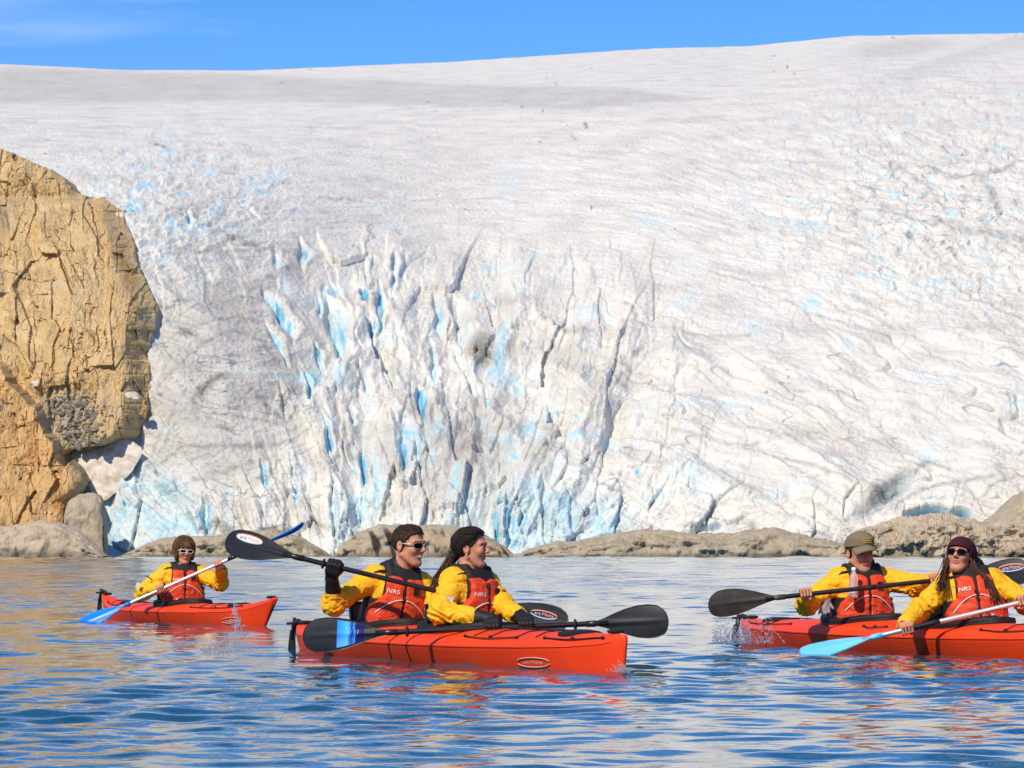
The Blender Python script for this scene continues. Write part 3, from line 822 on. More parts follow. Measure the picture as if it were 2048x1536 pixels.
class Field:
    def __init__(self, lo, hi, step):
        self.lo = np.array(lo, float); self.h = step
        self.n = np.maximum(np.ceil((np.array(hi, float) - self.lo) / step).astype(int) + 1, 4)
        self.F = np.full(self.n, 0.5, np.float32)
    def window(self, lo, hi):
        a = np.clip(np.floor((np.array(lo) - self.lo) / self.h).astype(int), 0, self.n - 1)
        b = np.clip(np.ceil((np.array(hi) - self.lo) / self.h).astype(int) + 1, a + 1, self.n)
        sl = tuple(slice(i, j) for i, j in zip(a, b))
        ax = [self.lo[i] + self.h * np.arange(a[i], b[i]) for i in range(3)]
        return sl, ax[0][:, None, None], ax[1][None, :, None], ax[2][None, None, :]
    def put(self, sl, d, k=0.0, op='add'):
        if op == 'add': self.F[sl] = smin(self.F[sl], d, k)
        elif op == 'sub': self.F[sl] = -smin(-self.F[sl], d, k)
        elif op == 'and': self.F[sl] = np.maximum(self.F[sl], d)
    def cone(self, p, q, r0, r1, k=0.0, op='add'):
        p = np.array(p, float); q = np.array(q, float); m = max(r0, r1) + k + 3 * self.h
        sl, x, y, z = self.window(np.minimum(p, q) - m, np.maximum(p, q) + m)
        e = q - p; L = max(e @ e, 1e-12)
        t = np.clip(((x - p[0]) * e[0] + (y - p[1]) * e[1] + (z - p[2]) * e[2]) / L, 0, 1)
        d = np.sqrt((x - p[0] - t * e[0]) ** 2 + (y - p[1] - t * e[1]) ** 2 + (z - p[2] - t * e[2]) ** 2) - (r0 + (r1 - r0) * t)
        self.put(sl, d, k, op)
    def ball(self, c, r, k=0.0, op='add'):
        r = np.array(r if np.ndim(r) else (r, r, r), float); c = np.array(c, float)
        m = r.max() + k + 3 * self.h
        sl, x, y, z = self.window(c - m, c + m)
        q = np.sqrt(((x - c[0]) / r[0]) ** 2 + ((y - c[1]) / r[1]) ** 2 + ((z - c[2]) / r[2]) ** 2)
        self.put(sl, (q - 1) * r.min(), k, op)
    def all(self):
        return self.window(self.lo - 1, self.lo + self.h * self.n + 1)
    def mesh(self):
        F = self.F; F[0] = F[-1] = 0.1; F[:, 0] = F[:, -1] = 0.1; F[:, :, 0] = F[:, :, -1] = 0.1
        ins = F < 0
        nx, ny, nz = F.shape
        cnt = np.zeros((nx - 1, ny - 1, nz - 1), np.int8)
        offs = [(i, j, k) for i in (0, 1) for j in (0, 1) for k in (0, 1)]
        for i, j, k in offs:
            cnt += ins[i:nx - 1 + i, j:ny - 1 + j, k:nz - 1 + k]
        cells = np.argwhere((cnt > 0) & (cnt < 8))
        if len(cells) == 0: return np.zeros((0, 3)), np.zeros((0, 4), int)
        idx = -np.ones((nx - 1, ny - 1, nz - 1), np.int64)
        idx[tuple(cells.T)] = np.arange(len(cells))
        acc = np.zeros((len(cells), 3)); num = np.zeros(len(cells))
        for a in offs:
            for ax in range(3):
                if a[ax]: continue
                b = list(a); b[ax] = 1
                fa = F[cells[:, 0] + a[0], cells[:, 1] + a[1], cells[:, 2] + a[2]]
                fb = F[cells[:, 0] + b[0], cells[:, 1] + b[1], cells[:, 2] + b[2]]
                m = (fa < 0) != (fb < 0)
                t = np.where(m, fa / np.where(m, fa - fb, 1), 0)
                p = np.tile(np.array(a, float), (len(cells), 1)); p[:, ax] += t
                acc += p * m[:, None]; num += m
        verts = self.lo + self.h * (cells + acc / num[:, None])
        quads = []
        for ax in range(3):
            o1, o2 = [(1, 2), (2, 0), (0, 1)][ax]
            s0 = [slice(0, n - 1 if i == ax else n) for i, n in enumerate(F.shape)]
            s1 = [slice(1, n) if i == ax else slice(0, n) for i, n in enumerate(F.shape)]
            A = ins[tuple(s0)]; B = ins[tuple(s1)]
            e = np.argwhere(A != B)
            ok = (e[:, o1] > 0) & (e[:, o2] > 0) & (e[:, o1] < F.shape[o1] - 1) & (e[:, o2] < F.shape[o2] - 1)
            e = e[ok]
            d1 = np.zeros(3, int); d1[o1] = 1; d2 = np.zeros(3, int); d2[o2] = 1
            q = np.stack([idx[tuple((e - d1 - d2).T)], idx[tuple((e - d2).T)], idx[tuple(e.T)], idx[tuple((e - d1).T)]], 1)
            flip = ~A[tuple(e.T)]
            q[flip] = q[flip][:, ::-1]
            quads.append(q)
        return verts, np.concatenate(quads)

def join_np(parts):
    vs, fs, n = [], [], 0
    for v, f in parts:
        vs.append(v); fs.append(np.asarray(f) + n); n += len(v)
    return np.concatenate(vs), np.concatenate(fs)

def tube(points, r, n=8, closed=False):
    """tube mesh along points (list of 3-vectors); r scalar or list"""
    P = np.array(points, float); m = len(P)
    R = np.broadcast_to(np.asarray(r, float), (m,))
    T = np.gradient(P, axis=0) if not closed else np.roll(P, -1, 0) - np.roll(P, 1, 0)
    T /= np.maximum(np.linalg.norm(T, axis=1, keepdims=True), 1e-9)
    ref = np.array([0.13, 0.21, 0.97]) if abs(T[0][2]) < 0.9 else np.array([1.0, 0.1, 0])
    u = np.cross(T[0], ref); u /= np.linalg.norm(u)
    rings = []
    for i in range(m):
        u = u - T[i] * (u @ T[i]); u /= np.linalg.norm(u)
        w = np.cross(T[i], u)
        a = np.linspace(0, 2 * math.pi, n, endpoint=False)
        rings.append(P[i] + R[i] * (np.cos(a)[:, None] * u + np.sin(a)[:, None] * w))
    v = np.concatenate(rings)
    f = []
    for i in range(m if closed else m - 1):
        for j in range(n):
            a, b = i * n + j, i * n + (j + 1) % n
            c, d = ((i + 1) % m) * n + (j + 1) % n, ((i + 1) % m) * n + j
            f.append((a, b, c, d))
    if not closed:
        c0 = len(v); v = np.concatenate([v, P[:1], P[-1:]])
        for j in range(n):
            f.append((c0, (j + 1) % n, j, c0)); q = (m - 1) * n
            f.append((c0 + 1, q + j, q + (j + 1) % n, c0 + 1))
    return v, np.array(f)

def poly_mesh(name, v, f, mat, parent=None, smooth=True):
    """like mesh_np, but drops the repeated corner of triangles written as quads"""
    me = bpy.data.meshes.new(name)
    faces = []
    for q in np.asarray(f).tolist():
        g = []
        for i in q:
            if i not in g: g.append(i)
        faces.append(g)
    me.from_pydata([tuple(x) for x in np.asarray(v, float).tolist()], [], faces)
    me.polygons.foreach_set('use_smooth', [smooth] * len(me.polygons))
    me.update()
    me.materials.append(mat)
    return link(bpy.data.objects.new(name, me), parent)

def plate(name, surf, nu, nv, thick, mat, parent=None, smooth=True):
    """closed thin shell over surf(u, v) -> (points, normals), u and v in 0..1"""
    u, v = np.meshgrid(np.linspace(0, 1, nu), np.linspace(0, 1, nv), indexing='ij')
    p, n = surf(u, v)
    a = (p + n * thick * 0.5).reshape(-1, 3); b = (p - n * thick * 0.5).reshape(-1, 3)
    g = grid_faces(nu, nv); N = nu * nv
    i = np.arange(N).reshape(nu, nv)
    loop = np.concatenate([i[:-1, 0], i[-1, :-1], i[:0:-1, -1], i[0, :0:-1]])
    nx = np.roll(loop, -1)
    side = np.stack([loop, nx, nx + N, loop + N], 1)
    return mesh_np(name, np.concatenate([a, b]), np.concatenate([g[:, ::-1], g + N, side]), mat, parent, smooth)

_text_cache = {}
def text_2d(body, size):
    if body not in _text_cache:
        cu = bpy.data.curves.new('lettering', 'FONT'); cu.body = body; cu.size = 1.0
        cu.align_x = 'CENTER'; cu.align_y = 'CENTER'; cu.resolution_u = 3
        ob = bpy.data.objects.new('lettering', cu); COL.objects.link(ob)
        dg = bpy.context.evaluated_depsgraph_get()
        me = ob.evaluated_get(dg).to_mesh()
        v = np.array([tuple(x.co) for x in me.vertices]); f = [list(p.vertices) for p in me.polygons]
        ob.evaluated_get(dg).to_mesh_clear()
        bpy.data.objects.remove(ob); bpy.data.curves.remove(cu)
        _text_cache[body] = (v, f)
    v, f = _text_cache[body]
    return v[:, :2] * size, f

def text_on(name, body, size, place, mat, parent=None, stretch=(1, 1), shear=0.0):
    """lettering laid on a surface; place(x, y) -> points"""
    v, f = text_2d(body, size)
    x = v[:, 0] * stretch[0] + shear * v[:, 1]; y = v[:, 1] * stretch[1]
    p = place(x, y)
    me = bpy.data.meshes.new(name)
    me.from_pydata([tuple(q) for q in p.tolist()], [], f); me.update(); me.materials.append(mat)
    return link(bpy.data.objects.new(name, me), parent)

# ------------------------------------------------------------------ materials of people and boats
def simple(name, col, rough=0.5, metal=0.0, spec=0.5, bump_s=0, bump_d=0.002, var=0.0, vscale=20, coat=0.0, distort=0.0):
    m, nt, b = new_mat(name)
    b.inputs['Base Color'].default_value = (*col, 1)
    b.inputs['Roughness'].default_value = rough; b.inputs['Metallic'].default_value = metal
    b.inputs['Specular IOR Level'].default_value = spec
    if coat: b.inputs['Coat Weight'].default_value = coat; b.inputs['Coat Roughness'].default_value = 0.15
    if var:
        n = noise(nt, vscale, 5, 0.6)
        c = ramp(nt, n, [(0.3, tuple(x * (1 - var) for x in col)), (0.7, tuple(min(1, x * (1 + var)) for x in col))])
        nt.links.new(c, b.inputs['Base Color'])
    if bump_s:
        hn = noise(nt, bump_s, 4, 0.55)
        if distort: hn.node.inputs['Distortion'].default_value = distort
        bump(nt, b, hn, 0.7, bump_d)
    return m

M_YELLOW = simple('yellow_jacket_cloth', (0.90, 0.46, 0.012), 0.62, spec=0.3, bump_s=9, bump_d=0.035, var=0.10, vscale=9, distort=1.6)
M_RED = simple('red_vest_nylon', (0.70, 0.055, 0.016), 0.6, spec=0.3, bump_s=14, bump_d=0.014, var=0.16, vscale=14, distort=1.2)
M_BLACK = simple('black_neoprene', (0.010, 0.010, 0.012), 0.6, spec=0.35, bump_s=40, bump_d=0.004)
M_STRAP = simple('black_webbing', (0.016, 0.015, 0.015), 0.7, spec=0.3)
M_WHITE = simple('white_piping', (0.82, 0.80, 0.76), 0.5)
M_REFLECT = simple('grey_reflective_patch', (0.50, 0.51, 0.52), 0.35)
M_PLAST = simple('black_paddle_plastic', (0.016, 0.0145, 0.0135), 0.34, spec=0.5, bump_s=7, bump_d=0.001, var=0.35, vscale=11)
M_PLAST_LIT = simple('lit_paddle_plastic', (0.062, 0.050, 0.040), 0.42, spec=0.4, bump_s=7, bump_d=0.001, var=0.35, vscale=9)  # sunlight on the blade put into the colour: lighter copy of the black plastic
M_SHAFT = simple('black_carbon_shaft', (0.010, 0.010, 0.010), 0.3)
M_ALU = simple('brushed_aluminium', (0.78, 0.78, 0.78), 0.33, metal=0.75)
M_BLUE = simple('blue_paddle_plastic', (0.004, 0.20, 0.86), 0.38, spec=0.45, var=0.06, vscale=6)
M_SKY = simple('pale_blue_paddle_plastic', (0.15, 0.56, 0.84), 0.4, spec=0.45, var=0.06, vscale=6)
M_LENS = simple('dark_lens', (0.003, 0.003, 0.003), 0.22, spec=0.06)
M_FRAME_W = simple('white_frame', (0.80, 0.76, 0.66), 0.35)
M_FRAME_S = simple('silver_frame', (0.55, 0.54, 0.50), 0.3, metal=0.4)
M_FRAME_B = simple('black_frame', (0.01, 0.008, 0.008), 0.2)
M_OLIVE = simple('olive_cap_cotton', (0.19, 0.155, 0.095), 0.85, spec=0.2, bump_s=120, bump_d=0.001, var=0.1, vscale=30)
M_GOLD = simple('ochre_embroidery', (0.52, 0.31, 0.055), 0.7)
M_MAROON = simple('maroon_knit', (0.050, 0.014, 0.020), 0.9, spec=0.15, bump_s=110, bump_d=0.003)
M_GREYGLOVE = simple('grey_wool', (0.33, 0.33, 0.32), 0.85, bump_s=60, bump_d=0.004)
M_PINK = simple('pale_red_print', (0.80, 0.36, 0.30), 0.5)
M_LILAC = simple('pale_blue_print', (0.52, 0.56, 0.80), 0.5)
M_LOGO = simple('silver_print', (0.62, 0.50, 0.48), 0.5)
M_DARKPRINT = simple('dark_print', (0.16, 0.012, 0.008), 0.5)
M_NAVY = simple('navy_print', (0.02, 0.03, 0.12), 0.5)

def hull_material():
    m, nt, b = new_mat('orange_hull_plastic')
    n = noise(nt, 2.2, 5, 0.6); n2 = noise(nt, 35, 4, 0.6, mscale=(0.15, 1, 1))
    c = ramp(nt, n, [(0.3, (0.86, 0.050, 0.006)), (0.7, (0.95, 0.062, 0.008))])
    c = mixc(nt, math_n(nt, 'MULTIPLY', ramp(nt, n2, [(0.60, (0, 0, 0)), (0.74, (1, 1, 1))]), 0.35), c, (0.60, 0.07, 0.035))
    nt.links.new(c, b.inputs['Base Color'])
    nt.links.new(ramp(nt, n2, [(0.35, (0.42, 0.42, 0.42)), (0.7, (0.58, 0.58, 0.58))]), b.inputs['Roughness'])
    b.inputs['Specular IOR Level'].default_value = 0.3
    bump(nt, b, noise(nt, 5, 4, 0.55), 0.35, 0.008)
    return m
M_HULL = hull_material()

def skin_material():
    m, nt, b = new_mat('skin')
    a = attr_sep(nt, 'skin')           # r lips, g stubble or brows, b teeth
    n = noise(nt, 38, 5, 0.6)
    c = ramp(nt, n, [(0.3, (0.50, 0.215, 0.12)), (0.7, (0.63, 0.315, 0.195))])
    c = mixc(nt, math_n(nt, 'MULTIPLY', ramp(nt, noise(nt, 11, 3, 0.5), [(0.45, (0, 0, 0)), (0.7, (1, 1, 1))]), 0.45), c, (0.56, 0.19, 0.12))
    c = mixc(nt, a[0], c, (0.48, 0.13, 0.10))
    c = mixc(nt, a[1], c, (0.085, 0.045, 0.028))
    c = mixc(nt, a[2], c, (0.80, 0.76, 0.68))
    nt.links.new(c, b.inputs['Base Color'])
    b.inputs['Roughness'].default_value = 0.58
    b.inputs['Specular IOR Level'].default_value = 0.25
    b.inputs['Subsurface Weight'].default_value = 0.0
    bump(nt, b, noise(nt, 160, 3, 0.6), 0.25, 0.001)
    return m
M_SKIN = skin_material()

def hair_material(name, dark, light):
    m, nt, b = new_mat(name)
    n = noise(nt, 60, 6, 0.7, mscale=(1, 1, 0.28)); n2 = noise(nt, 9, 3, 0.5)
    c = ramp(nt, n, [(0.32, dark), (0.68, light)])
    c = mixc(nt, math_n(nt, 'MULTIPLY', n2, 0.3), c, tuple(x * 1.4 for x in light))
    nt.links.new(c, b.inputs['Base Color'])
    b.inputs['Roughness'].default_value = 0.5
    b.inputs['Specular IOR Level'].default_value = 0.3
    bump(nt, b, n, 1.0, 0.012)
    return m
M_HAIR_BROWN = hair_material('dark_brown_hair', (0.012, 0.006, 0.004), (0.045, 0.022, 0.013))
M_HAIR_BLACK = hair_material('near_black_hair', (0.006, 0.0035, 0.003), (0.026, 0.013, 0.010))
M_HAIR_LIGHT = hair_material('light_brown_hair', (0.035, 0.016, 0.007), (0.19, 0.088, 0.036))
M_HAIR_CHEST = hair_material('chestnut_hair', (0.030, 0.012, 0.007), (0.10, 0.040, 0.020))

def droplet_material():
    m, nt, b = new_mat('water_droplets')
    b.inputs['Base Color'].default_value = (0.95, 0.97, 1.0, 1)
    b.inputs['Roughness'].default_value = 0.02
    b.inputs['IOR'].default_value = 1.333
    b.inputs['Transmission Weight'].default_value = 0.75
    return m
M_DROP = droplet_material()
# ------------------------------------------------------------------ kayaks
class Kayak:
    """local frame: x from stern (0) to bow (L), y to port, z up, water at z = 0"""
    def __init__(self, stern, bow, L_keel, prof):
        self.stern = np.array([*stern, 0.0]); b = np.array([*bow, 0.0])
        self.L = np.linalg.norm(b - self.stern)
        self.ex = (b - self.stern) / self.L
        self.ey = np.array([-self.ex[1], self.ex[0], 0.0]); self.ez = np.array([0, 0, 1.0])
        self.prof = prof
    def w(self, x, y, z):
        x, y, z = np.broadcast_arrays(np.asarray(x, float), np.asarray(y, float), np.asarray(z, float))
        return self.stern + x[..., None] * self.ex + y[..., None] * self.ey + z[..., None] * self.ez
    def section(self, t, a):
        """hull point at station t (0..1) and girth a (0 keel .. 1 deck centre), starboard half (y<0)"""
        p = self.prof
        B = np.interp(t, p['t'], p['beam']); zd = np.interp(t, p['t'], p['deck']); zk = np.interp(t, p['t'], p['keel']); ze = np.interp(t, p['t'], p['edge'])
        ka = [0.0, 0.18, 0.34, 0.47, 0.60, 0.70, 0.85, 1.0]
        yb = np.interp(a, ka, [0.0, 0.52, 0.74, 0.88, 1.0, 0.90, 0.50, 0.0])
        f1 = np.interp(a, ka, [0.0, 0.10, 0.36, 0.68, 1.0, 1.0, 1.0, 1.0])      # keel -> edge
        f2 = np.interp(a, ka, [0, 0, 0, 0, 0, 0.45, 0.88, 1.0])                 # edge -> deck
        z = zk + (ze - zk) * f1 + (zd - ze) * f2
        x = t * self.L
        rb = p.get('rake_bow', 0.05); rst = p.get('rake_stern', 0.05)
        x = x + rb * sstep(0.86, 1.0, t) * (z / 0.25 - 0.9) - rst * sstep(0.14, 0.0, t) * (z / 0.25 - 0.9)
        return x, yb * B, z
    def surf(self, t, a, side=-1, off=0.0):
        """world point on the hull, side -1 = starboard (towards the camera)"""
        x, y, z = self.section(np.asarray(t, float), np.asarray(a, float))
        if off:
            x2, y2, z2 = self.section(np.asarray(t, float), np.asarray(a, float) + 0.01)
            x1, y1, z1 = self.section(np.asarray(t, float), np.asarray(a, float) - 0.01)
            ty, tz = y2 - y1, z2 - z1; n = np.maximum(np.hypot(ty, tz), 1e-6)
            y = y + off * tz / n; z = z - off * ty / n
        return self.w(x, side * y, z)
    def hull_mesh(self, parent):
        t = np.concatenate([[0, 0.004, 0.01], np.linspace(0.02, 0.98, 120), [0.99, 0.996, 1.0]])
        a = np.linspace(0, 1, 49)
        T, A = np.meshgrid(t, a, indexing='ij')
        # soften the knuckles of the section
        x, y, z = self.section(T, A)
        for _ in range(2):
            y[:, 1:-1] = 0.25 * y[:, :-2] + 0.5 * y[:, 1:-1] + 0.25 * y[:, 2:]
            z[:, 1:-1] = 0.25 * z[:, :-2] + 0.5 * z[:, 1:-1] + 0.25 * z[:, 2:]
        S = self.w(x, -y, z); P = self.w(x, y, z)
        ring = np.concatenate([S, P[:, -2:0:-1]], 1)       # closed ring
        nr, nc = ring.shape[:2]
        v = ring.reshape(-1, 3)
        i = np.arange(nr * nc).reshape(nr, nc); j = np.roll(i, -1, 1)
        f = np.stack([i[:-1], j[:-1], j[1:], i[1:]], -1).reshape(-1, 4)
        caps = []
        n0 = len(v)
        v = np.concatenate([v, ring[0].mean(0)[None], ring[-1].mean(0)[None]])
        me_f = f.tolist() + [[n0, j[0][k], i[0][k]] for k in range(nc)] + [[n0 + 1, i[-1][k], j[-1][k]] for k in range(nc)]
        me = bpy.data.meshes.new('hull')
        me.from_pydata([tuple(q) for q in v.tolist()], [], me_f)
        me.polygons.foreach_set('use_smooth', [True] * len(me.polygons)); me.update(); me.materials.append(M_HULL)
        return link(bpy.data.objects.new('hull', me), parent)
    def deck_z(self, t):
        return float(np.interp(t, self.prof['t'], self.prof['deck']))

def deck_at(k, x, y):
    """height of the deck at length x and offset y"""
    a = np.linspace(1.0, 0.60, 41); sx, sy, sz = k.section(np.full(41, x / k.L), a)
    return float(np.interp(abs(y), sy, sz))

PROF_DOUBLE = dict(
    t=[0.0, 0.02, 0.07, 0.15, 0.28, 0.42, 0.56, 0.70, 0.82, 0.91, 0.97, 0.993, 1.0],
    beam=[0.026, 0.062, 0.13, 0.21, 0.31, 0.35, 0.35, 0.305, 0.23, 0.15, 0.075, 0.034, 0.014],
    deck=[0.172, 0.175, 0.178, 0.182, 0.196, 0.205, 0.208, 0.206, 0.206, 0.208, 0.208, 0.208, 0.203],
    edge=[0.105, 0.11, 0.112, 0.112, 0.110, 0.108, 0.108, 0.11, 0.118, 0.13, 0.15, 0.175, 0.185],
    keel=[-0.02, -0.06, -0.09, -0.11, -0.12, -0.12, -0.12, -0.12, -0.115, -0.11, -0.10, -0.08, -0.06],
    rake_bow=0.02, rake_stern=0.10)
PROF_SINGLE = dict(
    t=[0.0, 0.02, 0.07, 0.15, 0.28, 0.42, 0.56, 0.70, 0.82, 0.91, 0.97, 0.993, 1.0],
    beam=[0.022, 0.05, 0.10, 0.17, 0.255, 0.29, 0.285, 0.24, 0.17, 0.10, 0.052, 0.03, 0.014],
    deck=[0.245, 0.235, 0.205, 0.175, 0.165, 0.172, 0.182, 0.180, 0.182, 0.205, 0.240, 0.258, 0.252],
    edge=[0.16, 0.15, 0.13, 0.11, 0.10, 0.098, 0.10, 0.105, 0.118, 0.145, 0.19, 0.22, 0.235],
    keel=[0.06, 0.0, -0.06, -0.10, -0.11, -0.11, -0.11, -0.11, -0.10, -0.09, -0.07, -0.04, -0.02],
    rake_bow=0.26, rake_stern=0.18)

def coaming(k, tc, half_len, half_w, parent):
    """raised cockpit rim, black"""
    a = np.linspace(0, 2 * math.pi, 40, endpoint=False)
    pts = []
    for q in a:
        x = tc * k.L + half_len * math.cos(q); y = half_w * math.sin(q) * (1.0 - 0.12 * math.cos(q))
        z = deck_at(k, x, y) + 0.022
        pts.append(k.w(x, y, z))
    v, f = tube(pts, 0.017, 8, closed=True)
    return poly_mesh('cockpit_rim', v, f, M_STRAP, parent)

def rudder(k, parent):
    root = None
    # mounting bracket
    z0 = k.prof['deck'][0]
    pts = [k.w(0.10, 0, z0 + 0.012), k.w(0.02, 0, z0 + 0.02), k.w(-0.05, 0, z0 + 0.0), k.w(-0.075, 0, z0 - 0.10)]
    v, f = tube(pts, [0.012, 0.02, 0.02, 0.014], 8)
    br = poly_mesh('rudder_bracket', v, f, M_STRAP, parent)
    v, f = tube([k.w(-0.05, 0, z0 - 0.03), k.w(-0.05, 0, z0 + 0.045)], 0.012, 8)
    poly_mesh('rudder_pin', v, f, M_STRAP, br)
    v, f = tube([k.w(-0.045, -0.055, z0 + 0.005), k.w(-0.05, 0, z0 + 0.008), k.w(-0.045, 0.055, z0 + 0.005)], 0.009, 8)
    poly_mesh('yoke', v, f, M_STRAP, br)
    # blade hanging behind the stern
    def s(u, vv):
        zz = z0 - 0.04 - 0.34 * u; ww = (0.035 + 0.03 * np.sin(u * math.pi)) * (vv - 0.5) * 2
        p = k.w(-0.085 - 0.03 * u + ww, 0 * u, zz)
        n = np.broadcast_to(k.ey, p.shape)
        return p, n
    plate('rudder_blade', s, 12, 6, 0.008, M_STRAP, parent)

def build_kayak(name_label, cat_group, k, cockpits, logo_t, deck_extra):
    root = bpy.data.objects.new('kayak', None); link(root)
    tag(root, name_label, 'kayak', cat_group)
    k.hull_mesh(root)
    for (tc, hl, hw) in cockpits:
        coaming(k, tc, hl, hw, root)
        # backrest behind the paddler
        x0 = tc * k.L - hl * 0.62
        def s(u, v, x0=x0):
            y = (v - 0.5) * 0.34; z = 0.10 + 0.24 * u; x = x0 - 0.05 * u + 0.35 * (y ** 2) * 4
            p = k.w(x, y, z); n = np.broadcast_to(k.ex, p.shape); return p, n
        plate('backrest', s, 8, 10, 0.03, M_BLACK, root)
    rudder(k, root)
    # seam between deck and hull
    for side in (-1, 1):
        tt = np.linspace(0.03, 0.985, 70)
        v, f = tube(k.surf(tt, 0.60 + 0 * tt, side, 0.001), 0.0022, 6)
        poly_mesh('seam', v, f, M_HULL, root)
    # perimeter deck lines held by fittings
    for side in (-1, 1):
        for (t0, t1) in deck_extra['lines']:
            tt = np.linspace(t0, t1, 26)
            aa = 0.73 + 0.03 * np.sin(np.linspace(0, math.pi, 26)) * -1
            v, f = tube(k.surf(tt, aa, side, 0.008), 0.0042, 6)
            poly_mesh('deck_line', v, f, M_STRAP, root)
            for tq in (t0, 0.5 * (t0 + t1), t1):
                c = k.surf(tq, 0.735, side, 0.004)
                v, f = tube([c - k.ex * 0.018, c, c + k.ex * 0.018], [0.006, 0.012, 0.006], 8)
                poly_mesh('deck_fitting', v, f, M_STRAP, root)
    for tq in deck_extra['bungee']:
        aa = np.linspace(0.74, 1.0, 10)
        half = k.surf(tq + 0 * aa, aa, -1, 0.008); half2 = k.surf(tq + 0.02 + 0 * aa, aa, 1, 0.008)
        v, f = tube(np.concatenate([half, half2[::-1]]), 0.004, 6)
        poly_mesh('bungee', v, f, M_STRAP, root)
    for (tq, dt) in deck_extra['hull_arcs']:  # thin dark arcs across the side of the hull
        aa = np.linspace(0.30, 0.86, 18)
        v, f = tube(k.surf(tq + dt * (aa - 0.3) ** 1.5, aa, -1, 0.001), 0.0040, 6)
        poly_mesh('hull_arc', v, f, M_STRAP, root)
    for (tc, hl) in deck_extra['hatches']:
        def s(u, v):
            r = v; q = u * 2 * math.pi
            t = tc + hl / k.L * r * np.cos(q); a = 1.0 - 0.22 * r * np.abs(np.sin(q)); sd = np.where(np.sin(q) >= 0, 1, -1)
            x, y, z = k.section(t, a)
            p = k.w(x, sd * y, z + 0.012 - 0.008 * r ** 6); n = np.broadcast_to(k.ez, p.shape); return p, n
        plate('hatch_cover', s, 32, 6, 0.008, M_STRAP, root)
    # carrying toggles
    for tq, sgn in ((0.975, 1), (0.03, -1)):
        c = k.surf(tq, 1.0, -1) + k.ez * 0.012
        v, f = tube([c - k.ey * 0.045, c - k.ey * 0.02, c + k.ey * 0.02, c + k.ey * 0.045], [0.009, 0.013, 0.013, 0.009], 8)
        poly_mesh('toggle', v, f, M_STRAP, root)
    for tq in deck_extra['bolts']:
        c = k.surf(tq, 0.37, -1, 0.0)
        v, f = tube([c + k.ey * 0.01, c - k.ey * 0.006], 0.008, 8)
        poly_mesh('bolt', v, f, M_STRAP, root)
    # lens-shaped maker's mark on the bow
    if logo_t:
        def place(x, y):
            return k.surf(logo_t + x / k.L, 0.455 + y / 0.50, -1, 0.004)
        kx = 2.6
        xs = np.linspace(-1, 1, 24)
        ring = []
        for sg in (1, -1):
            yy = sg * (0.021 * np.sqrt(np.maximum(0, 1 - 0.96 * xs ** 2)) + 0.002)
            ptt = place(xs * 0.062 * kx, yy)
            v, f = tube(ptt, 0.0025, 6)
            poly_mesh('mark', v, f, M_LOGO, root)
        text_on('lettering', 'are Matte', 0.022, lambda x, y: place(x, y), M_LOGO, root, stretch=(2.3, 1.15))
    if deck_extra.get('word'):
        tw, aw = deck_extra['word']
        for q in range(5):                                  # worn, no longer legible print
            tt = tw + (q - 2) * 0.040 / k.L + np.linspace(-1, 1, 3) * 0.012 / k.L
            v, f = tube(k.surf(tt, aw + 0.012 * ((q * 7) % 3 - 1) + 0 * tt, -1, 0.001), 0.007, 5)
            poly_mesh('worn_print', v, f, M_DARKPRINT, root)
    return root

K_MID = Kayak((-1.42, 24.5), (0.612, 20.0), 4.9, PROF_DOUBLE)
K_LEFT = Kayak((-4.02, 36.4), (-2.06, 32.3), 4.6, PROF_SINGLE)
K_RIGHT = Kayak((1.64, 26.5), (3.60, 21.9), 5.0, PROF_DOUBLE)
GK = 'orange touring kayaks on the lake'
build_kayak('orange double kayak in the centre carrying two paddlers, maker mark on its bow', GK, K_MID,
            [(0.325, 0.40, 0.245), (0.575, 0.42, 0.25)], 0.84,
            dict(lines=[(0.68, 0.80), (0.86, 0.97)], bungee=[0.70, 0.74, 0.80, 0.84, 0.16, 0.20], hull_arcs=[(0.47, 0.13), (0.53, 0.10)], hatches=[(0.89, 0.16), (0.12, 0.15)], bolts=[0.69, 0.78], word=(0.40, 0.36)))
build_kayak('small orange single kayak with upturned bow, farthest off at the left', GK, K_LEFT,
            [(0.50, 0.42, 0.23)], 0.84,
            dict(lines=[(0.10, 0.30), (0.66, 0.88)], bungee=[0.14, 0.20, 0.26, 0.70, 0.75], hull_arcs=[(0.33, 0.07)], hatches=[(0.82, 0.14), (0.2, 0.15)], bolts=[0.55, 0.66, 0.44], word=(0.36, 0.42)))
build_kayak('orange double kayak at the right edge with its bow out of frame', GK, K_RIGHT,
            [(0.375, 0.40, 0.245), (0.64, 0.42, 0.25)], 0,
            dict(lines=[(0.06, 0.24), (0.47, 0.53), (0.75, 0.85)], bungee=[0.12, 0.16, 0.80, 0.84], hull_arcs=[(0.14, 0.05)], hatches=[(0.12, 0.15), (0.89, 0.16)], bolts=[0.5, 0.6]))

# ------------------------------------------------------------------ paddles
def norm(v):
    v = np.asarray(v, float); return v / np.linalg.norm(v)

